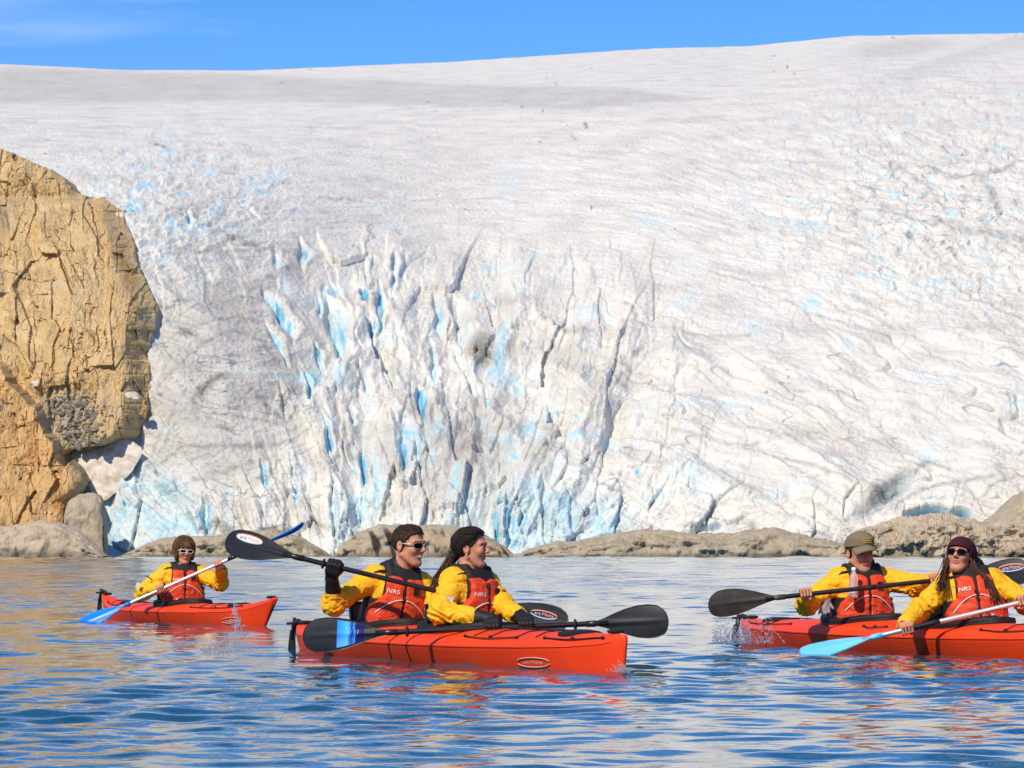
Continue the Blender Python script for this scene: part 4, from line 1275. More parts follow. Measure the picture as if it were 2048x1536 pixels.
def build_paddle(label, p_left, p_right, mats, blades, rings, grips=(), shaft_r=0.0155, ferrule=True):
    """p_left/p_right: tips; blades: per end dict(len, wid, tilt, spoon, sticker)"""
    root = bpy.data.objects.new('paddle', None); link(root)
    tag(root, label, 'paddle', 'double-bladed kayak paddles')
    A = np.array(p_left, float); B = np.array(p_right, float)
    ax = norm(B - A); L = np.linalg.norm(B - A)
    a0 = A + ax * (blades[0]['len'] - 0.10); b0 = B - ax * (blades[1]['len'] - 0.10)
    v, f = tube([a0 + (b0 - a0) * q for q in np.linspace(0, 1, 12)], shaft_r, 14)
    sh = poly_mesh('shaft', v, f, mats['shaft'], root)
    for (q0, q1) in grips:
        v, f = tube([A + ax * L * q for q in np.linspace(q0, q1, 6)], shaft_r + 0.0022, 14)
        poly_mesh('grip', v, f, M_SHAFT, root)
    if ferrule:
        c = A + ax * L * 0.5
        v, f = tube([c - ax * 0.04, c + ax * 0.04], shaft_r + 0.0015, 14)
        poly_mesh('ferrule', v, f, M_STRAP, root)
    for q in rings:
        c = A + ax * L * q
        v, f = tube([c - ax * 0.010, c - ax * 0.006, c, c + ax * 0.006, c + ax * 0.010], [0.018, 0.030, 0.033, 0.030, 0.018], 14)
        poly_mesh('drip_ring', v, f, M_STRAP, root)
    for e, (tip, d, bl) in enumerate(((A, -ax, blades[0]), (B, ax, blades[1]))):
        # frame of the blade: d outwards, n its face, w its width
        ref = np.array(bl.get('face', (0, -1, 0)), float)
        n = norm(ref - d * (ref @ d)); w = np.cross(d, n)
        if w[2] < 0 and abs(w[2]) > 0.2: w = -w
        base = tip - d * bl['len']
        uu = [0, 0.06, 0.16, 0.30, 0.45, 0.60, 0.74, 0.86, 0.94, 0.98, 1.0]
        up = np.interp
        hi = [0.10, 0.13, 0.28, 0.55, 0.80, 0.96, 1.0, 0.92, 0.68, 0.42, 0.10]
        lo = [0.10, 0.13, 0.24, 0.46, 0.72, 0.92, 1.0, 0.96, 0.80, 0.58, 0.22]
        W = bl['wid'] * 0.5; sp = bl.get('spoon', 0.03)
        def bsurf(u, vv, off=0.0):
            # smoothed outline
            t = vv * 2 - 1
            hw = np.where(t >= 0, up(u, uu, hi), up(u, uu, lo)) * W
            y = t * hw
            bend = sp * (1 - np.cos((u - 0.25) * 1.6)) * (u > 0.25) - sp * 0.5 * (y / W) ** 2 * u
            ridge = 0.010 * np.exp(-(y / (0.011 + 0.006 * (1 - u))) ** 2) * (1 - u) ** 0.7
            p = base + (u * bl['len'])[..., None] * d + y[..., None] * w + (bend + ridge + off)[..., None] * n
            return p
        def s(u, vv):
            p = bsurf(u, vv)
            return p, np.broadcast_to(n, p.shape)
        bo = plate('blade', s, 44, 25, 0.006, bl['mat'], root)
        tv, tf = tube([base - d * 0.03, base + d * 0.02, base + d * 0.09], [shaft_r + 0.003, shaft_r + 0.004, 0.006], 12)
        poly_mesh('socket', tv, tf, bl['mat'], root)
        st = bl.get('sticker')
        if st:
            cu, cv, rot, fill = st
            def place(x, y, off=0.0045):
                # x to the right in the picture along the blade, y across it
                sx = x * np.cos(rot) - y * np.sin(rot); sy = x * np.sin(rot) + y * np.cos(rot)
                u = cu + sx * (1 if d[0] > 0 else -1) / bl['len']
                yy = cv * W + sy * (1 if w[2] > 0 else -1)
                t = np.clip(yy / np.maximum(np.where(yy >= 0, up(u, uu, hi), up(u, uu, lo)) * W, 1e-4), -1, 1)
                return bsurf(u, (t + 1) / 2, off)
            xs = np.linspace(-1, 1, 26); lx = 0.082; ly = 0.024
            arc = ly * np.sqrt(np.maximum(0, 1 - 0.97 * xs ** 2))
            if fill:
                def fs(u, v):
                    X = (u * 2 - 1); Y = (v * 2 - 1) * np.interp(X, xs, arc)
                    p = place(X * lx, Y); return p, np.broadcast_to(n, p.shape)
                plate('sticker', fs, 26, 9, 0.0012, M_WHITE, bo)
            for sg, mt in ((1, M_PINK), (-1, M_LILAC)):
                def rs_(u, v, sg=sg):
                    X = (u * 2 - 1); Y = sg * (np.interp(X, xs, arc) + (v - 0.5) * 0.007)
                    p = place(X * lx, Y, 0.0056); return p, np.broadcast_to(n, p.shape)
                plate('sticker_rim', rs_, 26, 4, 0.001, mt, bo)
            text_on('lettering', 'are', 0.032, lambda x, y: place(x - 0.038, y, 0.0062), M_NAVY if fill else M_LILAC, bo, stretch=(1.0, 1.0))
            text_on('lettering', 'Matte', 0.032, lambda x, y: place(x + 0.026, y, 0.0062), M_PINK, bo, stretch=(1.0, 1.0))
        if bl.get('picture'):
            cu, du, v0, v1 = bl['picture']
            m, nt, bs = new_mat('blue_picture_print')
            tc = nt.nodes.new('ShaderNodeAttribute'); tc.attribute_name = 'pic'
            sep = nt.nodes.new('ShaderNodeSeparateColor'); nt.links.new(tc.outputs['Color'], sep.inputs[0])
            wob = noise(nt, 14, 4, 0.6)
            xx = math_n(nt, 'ADD', sep.outputs[0], math_n(nt, 'MULTIPLY', math_n(nt, 'SUBTRACT', wob, 0.5), 0.35))
            c = ramp(nt, xx, [(0.0, (0.02, 0.20, 0.95)), (0.22, (0.03, 0.40, 1.0)), (0.40, (0.10, 0.50, 1.0)), (0.48, (0.01, 0.16, 0.9)), (0.55, (0.005, 0.01, 0.16)), (0.63, (0.06, 0.30, 0.9)), (0.69, (0.006, 0.006, 0.12)), (1.0, (0.006, 0.005, 0.10))])
            lowleft = math_n(nt, 'MULTIPLY', ramp(nt, sep.outputs[1], [(0.0, (1, 1, 1)), (0.5, (0, 0, 0))]), ramp(nt, sep.outputs[0], [(0.35, (0.5, 0.5, 0.5)), (0.6, (0, 0, 0))]))
            c = mixc(nt, lowleft, c, (0.25, 0.62, 1.0))
            nt.links.new(c, bs.inputs['Base Color']); bs.inputs['Roughness'].default_value = 0.55; bs.inputs['Specular IOR Level'].default_value = 0.2
            nu, nv = 22, 18
            U_, V_ = np.meshgrid(np.linspace(0, 1, nu), np.linspace(0, 1, nv), indexing='ij')
            uu_ = cu + du * (0.5 - U_) * 1.0 - 0.02 * (V_ - 0.5); vv_ = v0 + (v1 - v0) * V_
            cut = 0.10 * sstep(0.6, 1.0, U_)          # far side clipped to an arc
            vv_ = 0.5 + (vv_ - 0.5) * (1 - cut)
            pts = bsurf(uu_, vv_, 0.0048)
            up_is = 1.0 if w[2] > 0 else 0.0
            att = np.stack([U_, V_ if up_is else 1 - V_, 0 * U_], -1).reshape(-1, 3)
            g = mesh_np('sticker', pts.reshape(-1, 3), grid_faces(nu, nv), m, bo, True, attrs={'pic': att})
            def pplace(x, y):
                u = cu - x / bl['len']; vv2 = 0.5 + y / bl['wid']
                return bsurf(u, vv2, 0.0056)
            for (xc, yc, hh) in ((-0.022, 0.035, 0.011), (0.044, 0.012, 0.020)):
                q = [pplace(np.array(xc + yy * 0.12), np.array(yc + yy)) for yy in np.linspace(-hh, hh, 4)]
                tv, tf = tube(q, 0.0018, 5)
                poly_mesh('print_line', tv, tf, M_WHITE, bo)
    return root

DA, DB, DC_, DD, DE = 23.07, 21.94, 34.4, 24.8, 23.55
PB = dict(shaft=M_SHAFT)
build_paddle('black paddle raised by the bare-headed man, logo on its upper left blade',
             V3(452, 1080, DA - 0.36), V3(1136, 1246, DA - 0.40), PB,
             [dict(len=0.46, wid=0.185, mat=M_PLAST, face=(0.05, -1, 0.30), sticker=(0.70, 0.42, -0.02, True)),
              dict(len=0.46, wid=0.185, mat=M_PLAST, face=(0.05, -1, 0.45), sticker=(0.66, 0.12, 0.0, False))], [0.285], ferrule=False)
build_paddle('black paddle lying across the lap of the dark-haired woman, blue picture sticker',
             V3(606, 1272, DB - 0.42), V3(1337, 1241, DB - 0.42), PB,
             [dict(len=0.52, wid=0.205, mat=M_PLAST, face=(0, -1, 0.12), picture=(0.47, 0.30, 0.10, 0.92)),
              dict(len=0.45, wid=0.20, mat=M_PLAST, face=(0, -1, 0.10))], [0.285, 0.745])
build_paddle('paddle with blue blades and silver shaft of the lone paddler at the left',
             V3(157, 1252, DC_ - 0.34), V3(609, 1051, DC_ - 0.42), dict(shaft=M_ALU),
             [dict(len=0.50, wid=0.17, mat=M_BLUE, face=(0.15, -0.75, 0.75)),
              dict(len=0.48, wid=0.16, mat=M_BLUE, face=(0.55, 0.10, 1.0), spoon=0.05)], [], grips=[(0.36, 0.375), (0.66, 0.78)], ferrule=False)
build_paddle('black paddle held level by the man in the olive cap',
             V3(1416, 1210, DD - 0.42), V3(2062, 1140, DD - 0.42), PB,
             [dict(len=0.48, wid=0.185, mat=M_PLAST_LIT, face=(0.1, -1, -0.18)),
              dict(len=0.46, wid=0.185, mat=M_PLAST, face=(0, -1, 0.25), sticker=(0.72, 0.30, 0.0, False))], [])
build_paddle('paddle with pale blue blade and silver shaft of the woman in the maroon beanie',
             V3(1600, 1309, DE - 0.36), V3(2290, 1146, DE - 0.36), dict(shaft=M_ALU),
             [dict(len=0.50, wid=0.17, mat=M_SKY, face=(0.0, -0.5, 0.85)),
              dict(len=0.48, wid=0.17, mat=M_SKY, face=(0, -1, 0.3))], [], grips=[(0.30, 0.405)], ferrule=False)
# ------------------------------------------------------------------ people
def rot_frame(yaw, pitch=0.0, roll=0.0):
    """columns l (own left), f (forward), u (up); yaw 0 looks at the camera, + to the picture's right; pitch + looks up"""
    y, p, r = map(math.radians, (yaw, pitch, roll))
    f0 = np.array([math.sin(y), -math.cos(y), 0.0]); u0 = np.array([0, 0, 1.0]); l0 = np.cross(u0, f0)
    f = math.cos(p) * f0 + math.sin(p) * u0; u = math.cos(p) * u0 - math.sin(p) * f0
    l = math.cos(r) * l0 + math.sin(r) * u; u = math.cos(r) * u - math.sin(r) * l0
    return np.stack([l, f, u], 1)

TZ = [0.0, 0.18, 0.42, 0.62, 0.78, 0.88, 0.95, 1.0, 1.06]
TA = [0.185, 0.182, 0.176, 0.182, 0.182, 0.160, 0.112, 0.078, 0.06]
TB = [0.130, 0.126, 0.120, 0.124, 0.118, 0.104, 0.086, 0.072, 0.06]

class Torso:
    def __init__(self, p0, p1, yaw, slim=1.0):
        self.o = np.array(p0, float); e = np.array(p1, float) - self.o
        self.L = np.linalg.norm(e); self.u = e / self.L
        y = math.radians(yaw)
        f = np.array([math.sin(y), -math.cos(y), 0.0]); f -= self.u * (f @ self.u); self.f = f / np.linalg.norm(f)
        self.l = np.cross(self.u, self.f); self.slim = slim
    def loc(self, x, y, z):
        dx, dy, dz = x - self.o[0], y - self.o[1], z - self.o[2]
        g = lambda e: dx * e[0] + dy * e[1] + dz * e[2]
        return g(self.l), g(self.f), g(self.u)
    def ab(self, zz):
        t = zz / self.L
        return np.interp(t, TZ, TA) * self.slim, np.interp(t, TZ, TB) * self.slim
    def sdf(self, lx, lf, lz, off=0.0):
        t = np.clip(lz / self.L, -0.1, 1.1)
        a = np.interp(t, TZ, TA) * self.slim; b = np.interp(t, TZ, TB) * self.slim
        # slightly squared section, distance kept roughly metric in every direction
        q = ((np.abs(lx) / a) ** 2.5 + (np.abs(lf) / b) ** 2.5) ** 0.4
        rad = np.sqrt(lx ** 2 + lf ** 2) + 1e-6
        return rad * (1 - 1 / np.maximum(q, 1e-3)) - off
    def world(self, lx, lf, lz):
        lx, lf, lz = np.broadcast_arrays(np.asarray(lx, float), np.asarray(lf, float), np.asarray(lz, float))
        return self.o + lx[..., None] * self.l + lf[..., None] * self.f + lz[..., None] * self.u
    def skin_f(self, lx, lz, off):
        """forward coordinate of the surface offset by off at (lx, lz)"""
        a, b = self.ab(np.asarray(lz, float)); lx = np.asarray(lx, float)
        lo = np.zeros(np.broadcast(lx, a).shape); hi = np.full(lo.shape, 0.35)
        for _ in range(24):
            m = 0.5 * (lo + hi); d = self.sdf(lx, m, np.asarray(lz, float), off)
            lo = np.where(d < 0, m, lo); hi = np.where(d < 0, hi, m)
        return 0.5 * (lo + hi)
    def front(self, lx, lz, off):
        return self.world(lx, self.skin_f(lx, lz, off), lz)

def n3(x, y, z, s, seed):
    """cheap smooth 3-D wobble from two planes of noise"""
    X, Y, Z = x * s, y * s, z * s
    return 0.5 * (perlin2(X + 0.7 * Z, Y + 0.3 * Z, seed) + perlin2(Z + 0.5 * Y, X - 0.4 * Y, seed + 5))

def near_pts(F, sl, x, y, z, band):
    """mask of the cells near the surface and their coordinates"""
    m = np.abs(F.F[sl]) < band
    X, Y, Z = np.broadcast_arrays(x, y, z)
    return m, X[m].astype(np.float32), Y[m].astype(np.float32), Z[m].astype(np.float32)

def hand_field(c, s, w, n, fat=1.0, glove=0.0):
    """fist closed on a shaft through c: s along the shaft to the thumb side, w towards the wrist, n the back of the hand"""
    F = Field(c - 0.13, c + 0.13, 0.0028)
    P = lambda a, b, d: c + s * a + w * b + n * d
    R = 0.0085 * fat + glove
    wrist = P(-0.004, 0.088, 0.006)
    for i, a in enumerate((-0.031, -0.0105, 0.0105, 0.031)):
        lf = (0.86, 0.97, 1.0, 0.93)[i]
        k0 = P(a * 0.98, 0.016, 0.036); k1 = P(a, -0.030 * lf, 0.026); k2 = P(a * 0.97, -0.031 * lf, -0.014); k3 = P(a * 0.94, -0.004, -0.031)
        F.cone(P(a * 0.62, 0.080, 0.008), k0, 0.014 + glove, 0.0125 + glove, 0.012)
        F.cone(k0, k1, R * 1.18, R * 1.05, 0.004)
        F.cone(k1, k2, R * 1.05, R * 0.95, 0.003)
        F.cone(k2, k3, R * 0.95, R * 0.82, 0.003)
    F.cone(P(0.0, 0.06, 0.0), P(0.0, 0.020, 0.018), 0.024 + glove, 0.021 + glove, 0.012)
    t0 = P(0.024, 0.060, -0.006); t1 = P(0.047, 0.030, -0.020); t2 = P(0.040, 0.000, -0.032); t3 = P(0.022, -0.014, -0.036)
    F.cone(t0, t1, 0.0155 + glove, 0.0115 * fat + glove, 0.008); F.cone(t1, t2, 0.0115 * fat + glove, 0.0095 * fat + glove, 0.004); F.cone(t2, t3, 0.0095 * fat + glove, 0.008 * fat + glove, 0.003)
    F.cone(wrist, P(0, 0.055, 0.003), 0.026 + glove, 0.025 + glove, 0.012)
    return F

def head_field():
    F = Field((-0.105, -0.135, -0.215), (0.105, 0.145, 0.135), 0.0030)
    F.ball((0, -0.012, 0.034), (0.075, 0.096, 0.083))
    F.ball((0, 0.026, -0.025), (0.061, 0.060, 0.085), 0.02)
    for sx in (-1, 1):
        F.cone((sx * 0.052, -0.004, -0.052), (sx * 0.022, 0.058, -0.098), 0.019, 0.019, 0.022)
        F.ball((sx * 0.036, 0.058, -0.020), (0.024, 0.026, 0.024), 0.02)
        F.cone((sx * 0.012, 0.085, 0.027), (sx * 0.048, 0.066, 0.026), 0.010, 0.010, 0.012)
    F.cone((0, 0.040, -0.080), (0, 0.066, -0.101), 0.036, 0.020, 0.02)
    for sx in (-1, 1):
        F.ball((sx * 0.031, 0.101, 0.004), (0.018, 0.018, 0.013), 0.008, 'sub')
        F.ball((sx * 0.031, 0.073, 0.004), 0.0135, 0.003)
    F.cone((0, 0.084, 0.020), (0, 0.108, -0.020), 0.0075, 0.0125, 0.010)
    for sx in (-1, 1): F.ball((sx * 0.012, 0.097, -0.026), 0.0085, 0.006)
    F.cone((-0.020, 0.078, -0.053), (0, 0.0875, -0.0505), 0.0055, 0.0068, 0.004); F.cone((0.020, 0.078, -0.053), (0, 0.0875, -0.0505), 0.0055, 0.0068, 0.004)
    F.cone((-0.017, 0.077, -0.063), (0.017, 0.077, -0.063), 0.0075, 0.0075, 0.004); F.ball((0, 0.0835, -0.0635), (0.014, 0.008, 0.0075), 0.004)
    F.cone((-0.024, 0.094, -0.0575), (0.024, 0.094, -0.0575), 0.0085, 0.0085, 0.003, 'sub') if False else None
    for sx in (-1, 1):
        F.ball((sx * 0.078, -0.012, -0.004), (0.009, 0.019, 0.031), 0.004)
        F.ball((sx * 0.088, -0.008, 0.002), (0.008, 0.010, 0.018), 0.004, 'sub')
    F.cone((0, -0.022, -0.055), (0, -0.040, -0.19), 0.052, 0.056, 0.02)
    return F

_head_v, _head_f = head_field().mesh()

def skull_d(x, y, z):
    q = np.sqrt((x / 0.075) ** 2 + ((y + 0.012) / 0.096) ** 2 + ((z - 0.034) / 0.083) ** 2)
    d = (q - 1) * 0.082
    q2 = np.sqrt((x / 0.061) ** 2 + ((y - 0.026) / 0.060) ** 2 + ((z + 0.025) / 0.085) ** 2)
    return smin(d, (q2 - 1) * 0.062, 0.02)

def hair_piece(style):
    F = Field((-0.125, -0.16, -0.16), (0.125, 0.15, 0.15), 0.0030)
    sl, x, y, z = F.all()
    d = skull_d(x, y, z)
    amp = 0.004
    if style == 'short':
        line = np.interp(y, [-0.13, -0.05, -0.030, -0.010, 0.012, 0.030, 0.055, 0.09, 0.13], [-0.060, -0.060, -0.045, 0.0, -0.012, 0.030, 0.066, 0.076, 0.085])
        th = 0.005 + 0.008 * sstep(0.05, 0.11, z) * sstep(-0.06, 0.06, y)
        F.F[sl] = np.maximum(d - th, (line - z) * 0.8)
    elif style == 'cropped':       # under a cap
        line = np.interp(y, [-0.13, -0.05, -0.025, -0.008, 0.010, 0.026, 0.05], [-0.065, -0.065, -0.05, 0.0, -0.03, 0.035, 0.09])
        F.F[sl] = np.maximum(np.maximum(d - 0.009, (line - z) * 0.8), z - 0.06)
    elif style == 'tied':
        line = np.interp(y, [-0.13, -0.05, -0.02, 0.005, 0.030, 0.055, 0.085, 0.13], [-0.060, -0.058, -0.030, 0.006, 0.022, 0.062, 0.084, 0.09])
        F.F[sl] = np.maximum(d - 0.009 - 0.007 * sstep(0.02, -0.08, y), (line - z) * 0.8)
        F.ball((0, -0.100, -0.030), (0.030, 0.026, 0.028), 0.02)
        amp = 0.0028
    elif style == 'bob':
        line = np.interp(y, [-0.14, -0.02, 0.020, 0.046, 0.060, 0.074, 0.13], [-0.090, -0.085, -0.075, -0.045, 0.012, 0.040, 0.040])
        th = 0.028 - 0.012 * sstep(0.0, 0.08, y) + 0.006 * sstep(0.02, -0.05, z)
        F.F[sl] = np.maximum(d - th, (line + 0.010 * np.sin(x * 190 + 1.3 * np.sin(x * 71)) - z) * 0.8)
        amp = 0.006
    m, X, Y, Z = near_pts(F, sl, x, y, z, 0.02)
    # combed grooves: fine around the head, long down its length
    F.F[sl][m] += amp * (perlin2(np.arctan2(X, Y + 0.02) * 16 + 2 * Z, Z * 9, 300) + 0.6 * perlin2(X * 190, Y * 60 + Z * 60, 302))
    return F.mesh()

def skull_r(dirs, off):
    """distance from the crown's centre (0,-0.01,0.03) to the scalp offset by off along each direction"""
    o = np.array([0, -0.010, 0.030]); lo = np.full(len(dirs), 0.02); hi = np.full(len(dirs), 0.22)
    for _ in range(20):
        m = 0.5 * (lo + hi); q = o + dirs * m[:, None]
        d = skull_d(q[:, 0], q[:, 1], q[:, 2]) - off
        lo = np.where(d < 0, m, lo); hi = np.where(d < 0, hi, m)
    return o + dirs * (0.5 * (lo + hi))[:, None]

def hair_strands(style, seed):
    """separate locks laid over the hair mass, in head space"""
    rs = np.random.RandomState(seed); parts = []
    def lay(path_dirs, off, r0, r1, jit):
        q = skull_r(path_dirs / np.linalg.norm(path_dirs, axis=1, keepdims=True), off)
        q = q + rs.normal(0, jit, 3) * np.linspace(0.3, 1, len(q))[:, None]
        parts.append(tube(q, np.linspace(r0, r1, len(q)), 5))
    if style == 'bob':
        part = np.array([-0.25, 0.35, 1.0])                 # parting, a little to her right
        for i in range(230):
            ph = rs.uniform(-math.pi, math.pi)
            end_z = np.interp(abs(ph), [0, 0.55, 0.75, 1.1, 1.5, 3.2], [0.10, 0.18, -0.20, -0.70, -1.05, -1.10]) + rs.normal(0, 0.07)
            e = np.array([math.sin(ph), math.cos(ph), end_z])
            if abs(ph) < 0.7: e = e + np.array([0.35 * (1 if ph > -0.2 else -0.5), 0, 0])
            s0 = part + np.array([0.1 * rs.normal(), rs.uniform(-0.9, 0.25), 0])
            t = np.linspace(0, 1, 9)[:, None]
            m = 0.5 * (s0 + e) + np.array([0.4 * math.sin(ph), 0.4 * math.cos(ph), 0.55])
            path = (1 - t) ** 2 * s0 + 2 * t * (1 - t) * m + t ** 2 * e
            off = 0.020 + rs.uniform(0, 0.012)
            lay(path, off if abs(ph) > 0.6 else off - 0.008, 0.0034, 0.0014, 0.003)
    elif style == 'tied':
        tie = np.array([0, -1.0, -0.42])
        for i in range(200):
            ph = rs.uniform(-2.1, 2.1)
            s0 = np.array([math.sin(ph), math.cos(ph), np.interp(abs(ph), [0, 0.6, 1.2, 1.6, 2.1], [0.62, 0.52, 0.0, -0.25, -0.5]) + rs.uniform(0, 0.5)])
            t = np.linspace(0, 1, 9)[:, None]
            m = 0.5 * (s0 + tie) + np.array([0.75 * math.sin(ph), 0, 0.45 + 0.3 * math.cos(ph)])
            lay((1 - t) ** 2 * s0 + 2 * t * (1 - t) * m + t ** 2 * tie, 0.0105 + rs.uniform(0, 0.003) + 0.005, 0.0024, 0.0020, 0.0008)
    elif style in ('short', 'cropped'):
        for i in range(420):
            ph = rs.uniform(-math.pi, math.pi); zz = rs.uniform(-0.5, 1.6)
            d0 = np.array([math.sin(ph), math.cos(ph), zz]); q = d0 / np.linalg.norm(d0) * 0.1 + np.array([0, -0.01, 0.03])
            line = np.interp(q[1], [-0.13, -0.05, -0.030, -0.010, 0.012, 0.030, 0.055, 0.09, 0.13], [-0.060, -0.060, -0.045, 0.01, 0.0, 0.035, 0.066, 0.070, 0.075])
            if q[2] < line or (style == 'cropped' and q[2] > 0.035): continue
            t = np.linspace(0, 1, 4)[:, None]
            e = d0 + np.array([0.15 * rs.normal(), 0.35 if zz > 0.8 else 0.0, -0.12 if zz < 0.8 else 0.05])
            up = 0.005 + 0.009 * sstep(0.05, 0.11, q[2]) * sstep(-0.06, 0.06, q[1])
            lay(d0 + (e - d0) * t, up + rs.uniform(0.0, 0.003), 0.0024, 0.0008, 0.0012)
    return join_np(parts)

def put_head(v, C, Fr, k):
    return C + (v * k) @ Fr.T

def build_person(label, torso, head, arms, jacket_seed, hair, glasses, extra=None, gloves=(False, False), hat=None, spray=(0.30, 0.55), legs_dir=None, teeth=False, stubble=0.0, fem=False):
    """arms: {'R': (elbow, hand, shaft_dir, back_pref), 'L': ...} in world space"""
    T = torso; C, Fr, k = head
    root = bpy.data.objects.new('person', None); link(root)
    tag(root, label, 'person', 'paddlers in yellow jackets')
    sh = {'L': T.world(0.150 * T.slim, -0.005, 0.84 * T.L), 'R': T.world(-0.150 * T.slim, -0.005, 0.84 * T.L)}
    neck0 = T.world(0, -0.01, 0.98 * T.L)
    neck1 = put_head(np.array([[0, -0.026, -0.095]]), C, Fr, k)[0]
    # ---------------- hands
    hands = {}
    for sd in ('R', 'L'):
        elbow, hand, sdir, pref = arms[sd]
        s = norm(sdir); fore = elbow - hand; w = fore - s * (fore @ s)
        if np.linalg.norm(w) < 0.05: w = w + np.array([0, 0.3, -0.3]) - s * (np.array([0, 0.3, -0.3]) @ s)
        w = norm(w); n = np.cross(s, w)
        if n @ np.array(pref, float) < 0: n = -n
        wrist = hand + w * 0.088 + n * 0.006
        hands[sd] = (hand, s, w, n, wrist)
    # ---------------- body (one continuous mesh, skin)
    allp = [T.o, neck0, neck1] + [arms[s][0] for s in 'RL'] + [hands[s][4] for s in 'RL'] + list(sh.values())
    if legs_dir is not None:
        hips = [T.world(sx * 0.085, 0.0, 0.06 * T.L) for sx in (-1, 1)]
        knees = [h + legs_dir * 0.42 + np.array([0, 0, 0.035]) + T.l * sx * 0.02 for h, sx in zip(hips, (-1, 1))]
        feet = [kn + legs_dir * 0.42 + np.array([0, 0, -0.04]) for kn in knees]
        allp += knees + feet
    lo = np.min(allp, 0) - 0.22; hi = np.max(allp, 0) + 0.2
    B = Field(lo, hi, 0.011)
    sl, x, y, z = B.window(T.o - 0.3, neck0 + 0.3)
    lx, lf, lz = T.loc(x, y, z)
    d = np.maximum(T.sdf(lx, lf, lz, -0.022), np.maximum(-lz - 0.02, lz - 1.02 * T.L))
    B.put(sl, d)
    for sd in 'RL':
        B.cone(sh[sd], arms[sd][0], 0.050, 0.040, 0.03); B.cone(arms[sd][0], hands[sd][4], 0.040, 0.026, 0.015)
    B.cone(neck0, neck1, 0.058, 0.052, 0.03)
    if legs_dir is not None:
        for h, kn, ft in zip(hips, knees, feet):
            B.cone(h, kn, 0.075, 0.055, 0.03); B.cone(kn, ft, 0.052, 0.040, 0.02)
    bv, bf = B.mesh()
    hv0 = _head_v.copy()
    if fem:        # finer jaw, slimmer neck, smaller nose
        jaw = sstep(0.0, -0.085, hv0[:, 2]); nk = sstep(-0.095, -0.135, hv0[:, 2])
        hv0[:, 0] *= 1 - 0.13 * jaw * (1 - nk) - 0.20 * nk
        hv0[:, 1] = hv0[:, 1] - 0.008 * jaw * (1 - nk) * (hv0[:, 1] > 0) * np.clip(hv0[:, 1] / 0.08, 0, 1)
        hv0[:, 1] = -0.035 + (hv0[:, 1] + 0.035) * (1 - 0.18 * nk)
        tipn = np.exp(-((hv0[:, 0] / 0.018) ** 2 + ((hv0[:, 2] + 0.015) / 0.022) ** 2)) * (hv0[:, 1] > 0.085)
        hv0[:, 1] -= 0.006 * tipn
    hv, hf = put_head(hv0, C, Fr, k), _head_f
    parts = [(bv, bf), (hv, hf)]
    glove_parts = {}
    for i, sd in enumerate('RL'):
        hnd = hand_field(*hands[sd][:4], fat=1.0)
        parts.append(hnd.mesh())
    v, f = join_np(parts)
    att = np.zeros((len(v), 3), np.float32)
    h0 = len(bv); hl = _head_v
    lips = sstep(0.030, 0.018, np.abs(hl[:, 0])) * sstep(0.0145, 0.008, np.abs(hl[:, 2] + 0.0565)) * (hl[:, 1] > 0.066)
    att[h0:h0 + len(hl), 0] = 0.75 * lips
    brow = sstep(0.0095, 0.004, np.abs(hl[:, 2] - 0.026 + 0.10 * (np.abs(hl[:, 0]) - 0.03) ** 1)) * (np.abs(hl[:, 0]) > 0.010) * (np.abs(hl[:, 0]) < 0.050) * (hl[:, 1] > 0.05)
    eye = ((np.abs(hl[:, 0]) - 0.031) ** 2 + (hl[:, 2] - 0.004) ** 2 < 0.0105 ** 2) & (hl[:, 1] > 0.07)
    mouth_gap = sstep(0.003, 0.001, np.abs(hl[:, 2] + 0.0572)) * (np.abs(hl[:, 0]) < 0.02) * (hl[:, 1] > 0.066)
    st = stubble * sstep(-0.035, -0.06, hl[:, 2]) * (hl[:, 1] > 0.0)
    att[h0:h0 + len(hl), 1] = np.clip(np.maximum.reduce([0.75 * brow, 0.85 * eye, st, mouth_gap * (0 if teeth else 0.5)]), 0, 1)
    if teeth:
        tz = sstep(0.005, 0.003, np.abs(hl[:, 2] + 0.0570)) * (np.abs(hl[:, 0]) < 0.019) * (hl[:, 1] > 0.066)
        att[h0:h0 + len(hl), 2] = tz
    mesh_np('body', v, f, M_SKIN, root, attrs={'skin': att})
    # ---------------- gloves
    for i, sd in enumerate('RL'):
        if gloves[i]:
            g = hand_field(*hands[sd][:4], fat=1.08, glove=0.0055)
            e = arms[sd][0]; wr = hands[sd][4]
            gv, gf = g.mesh()
            G = Field(np.minimum(wr, e) - 0.09, np.maximum(wr, e) + 0.09, 0.005)
            q = wr + (e - wr) * gloves[i]
            G.cone(hands[sd][0] + hands[sd][2] * 0.05, wr, 0.036, 0.038, 0.01); G.cone(wr, q, 0.040, 0.050, 0.01)
            sl, x, y, z = G.all(); m, X, Y, Z = near_pts(G, sl, x, y, z, 0.03); G.F[sl][m] += 0.004 * n3(X, Y, Z, 24, 320 + i)
            v, f = join_np([(gv, gf), G.mesh()])
            mesh_np('glove', v, f, M_BLACK, root)
    # ---------------- jacket with baggy sleeves
    arm_p = [T.o, neck0] + [arms[s][0] for s in 'RL'] + [hands[s][4] for s in 'RL'] + list(sh.values())
    J = Field(np.min(arm_p, 0) - 0.17, np.max(arm_p, 0) + 0.15, 0.0074)
    sl, x, y, z = J.window(T.o - 0.32, neck0 + 0.32)
    lx, lf, lz = T.loc(x, y, z)
    J.put(sl, np.maximum(T.sdf(lx, lf, lz, 0.004), np.maximum(0.02 - lz, lz - 0.985 * T.L)))
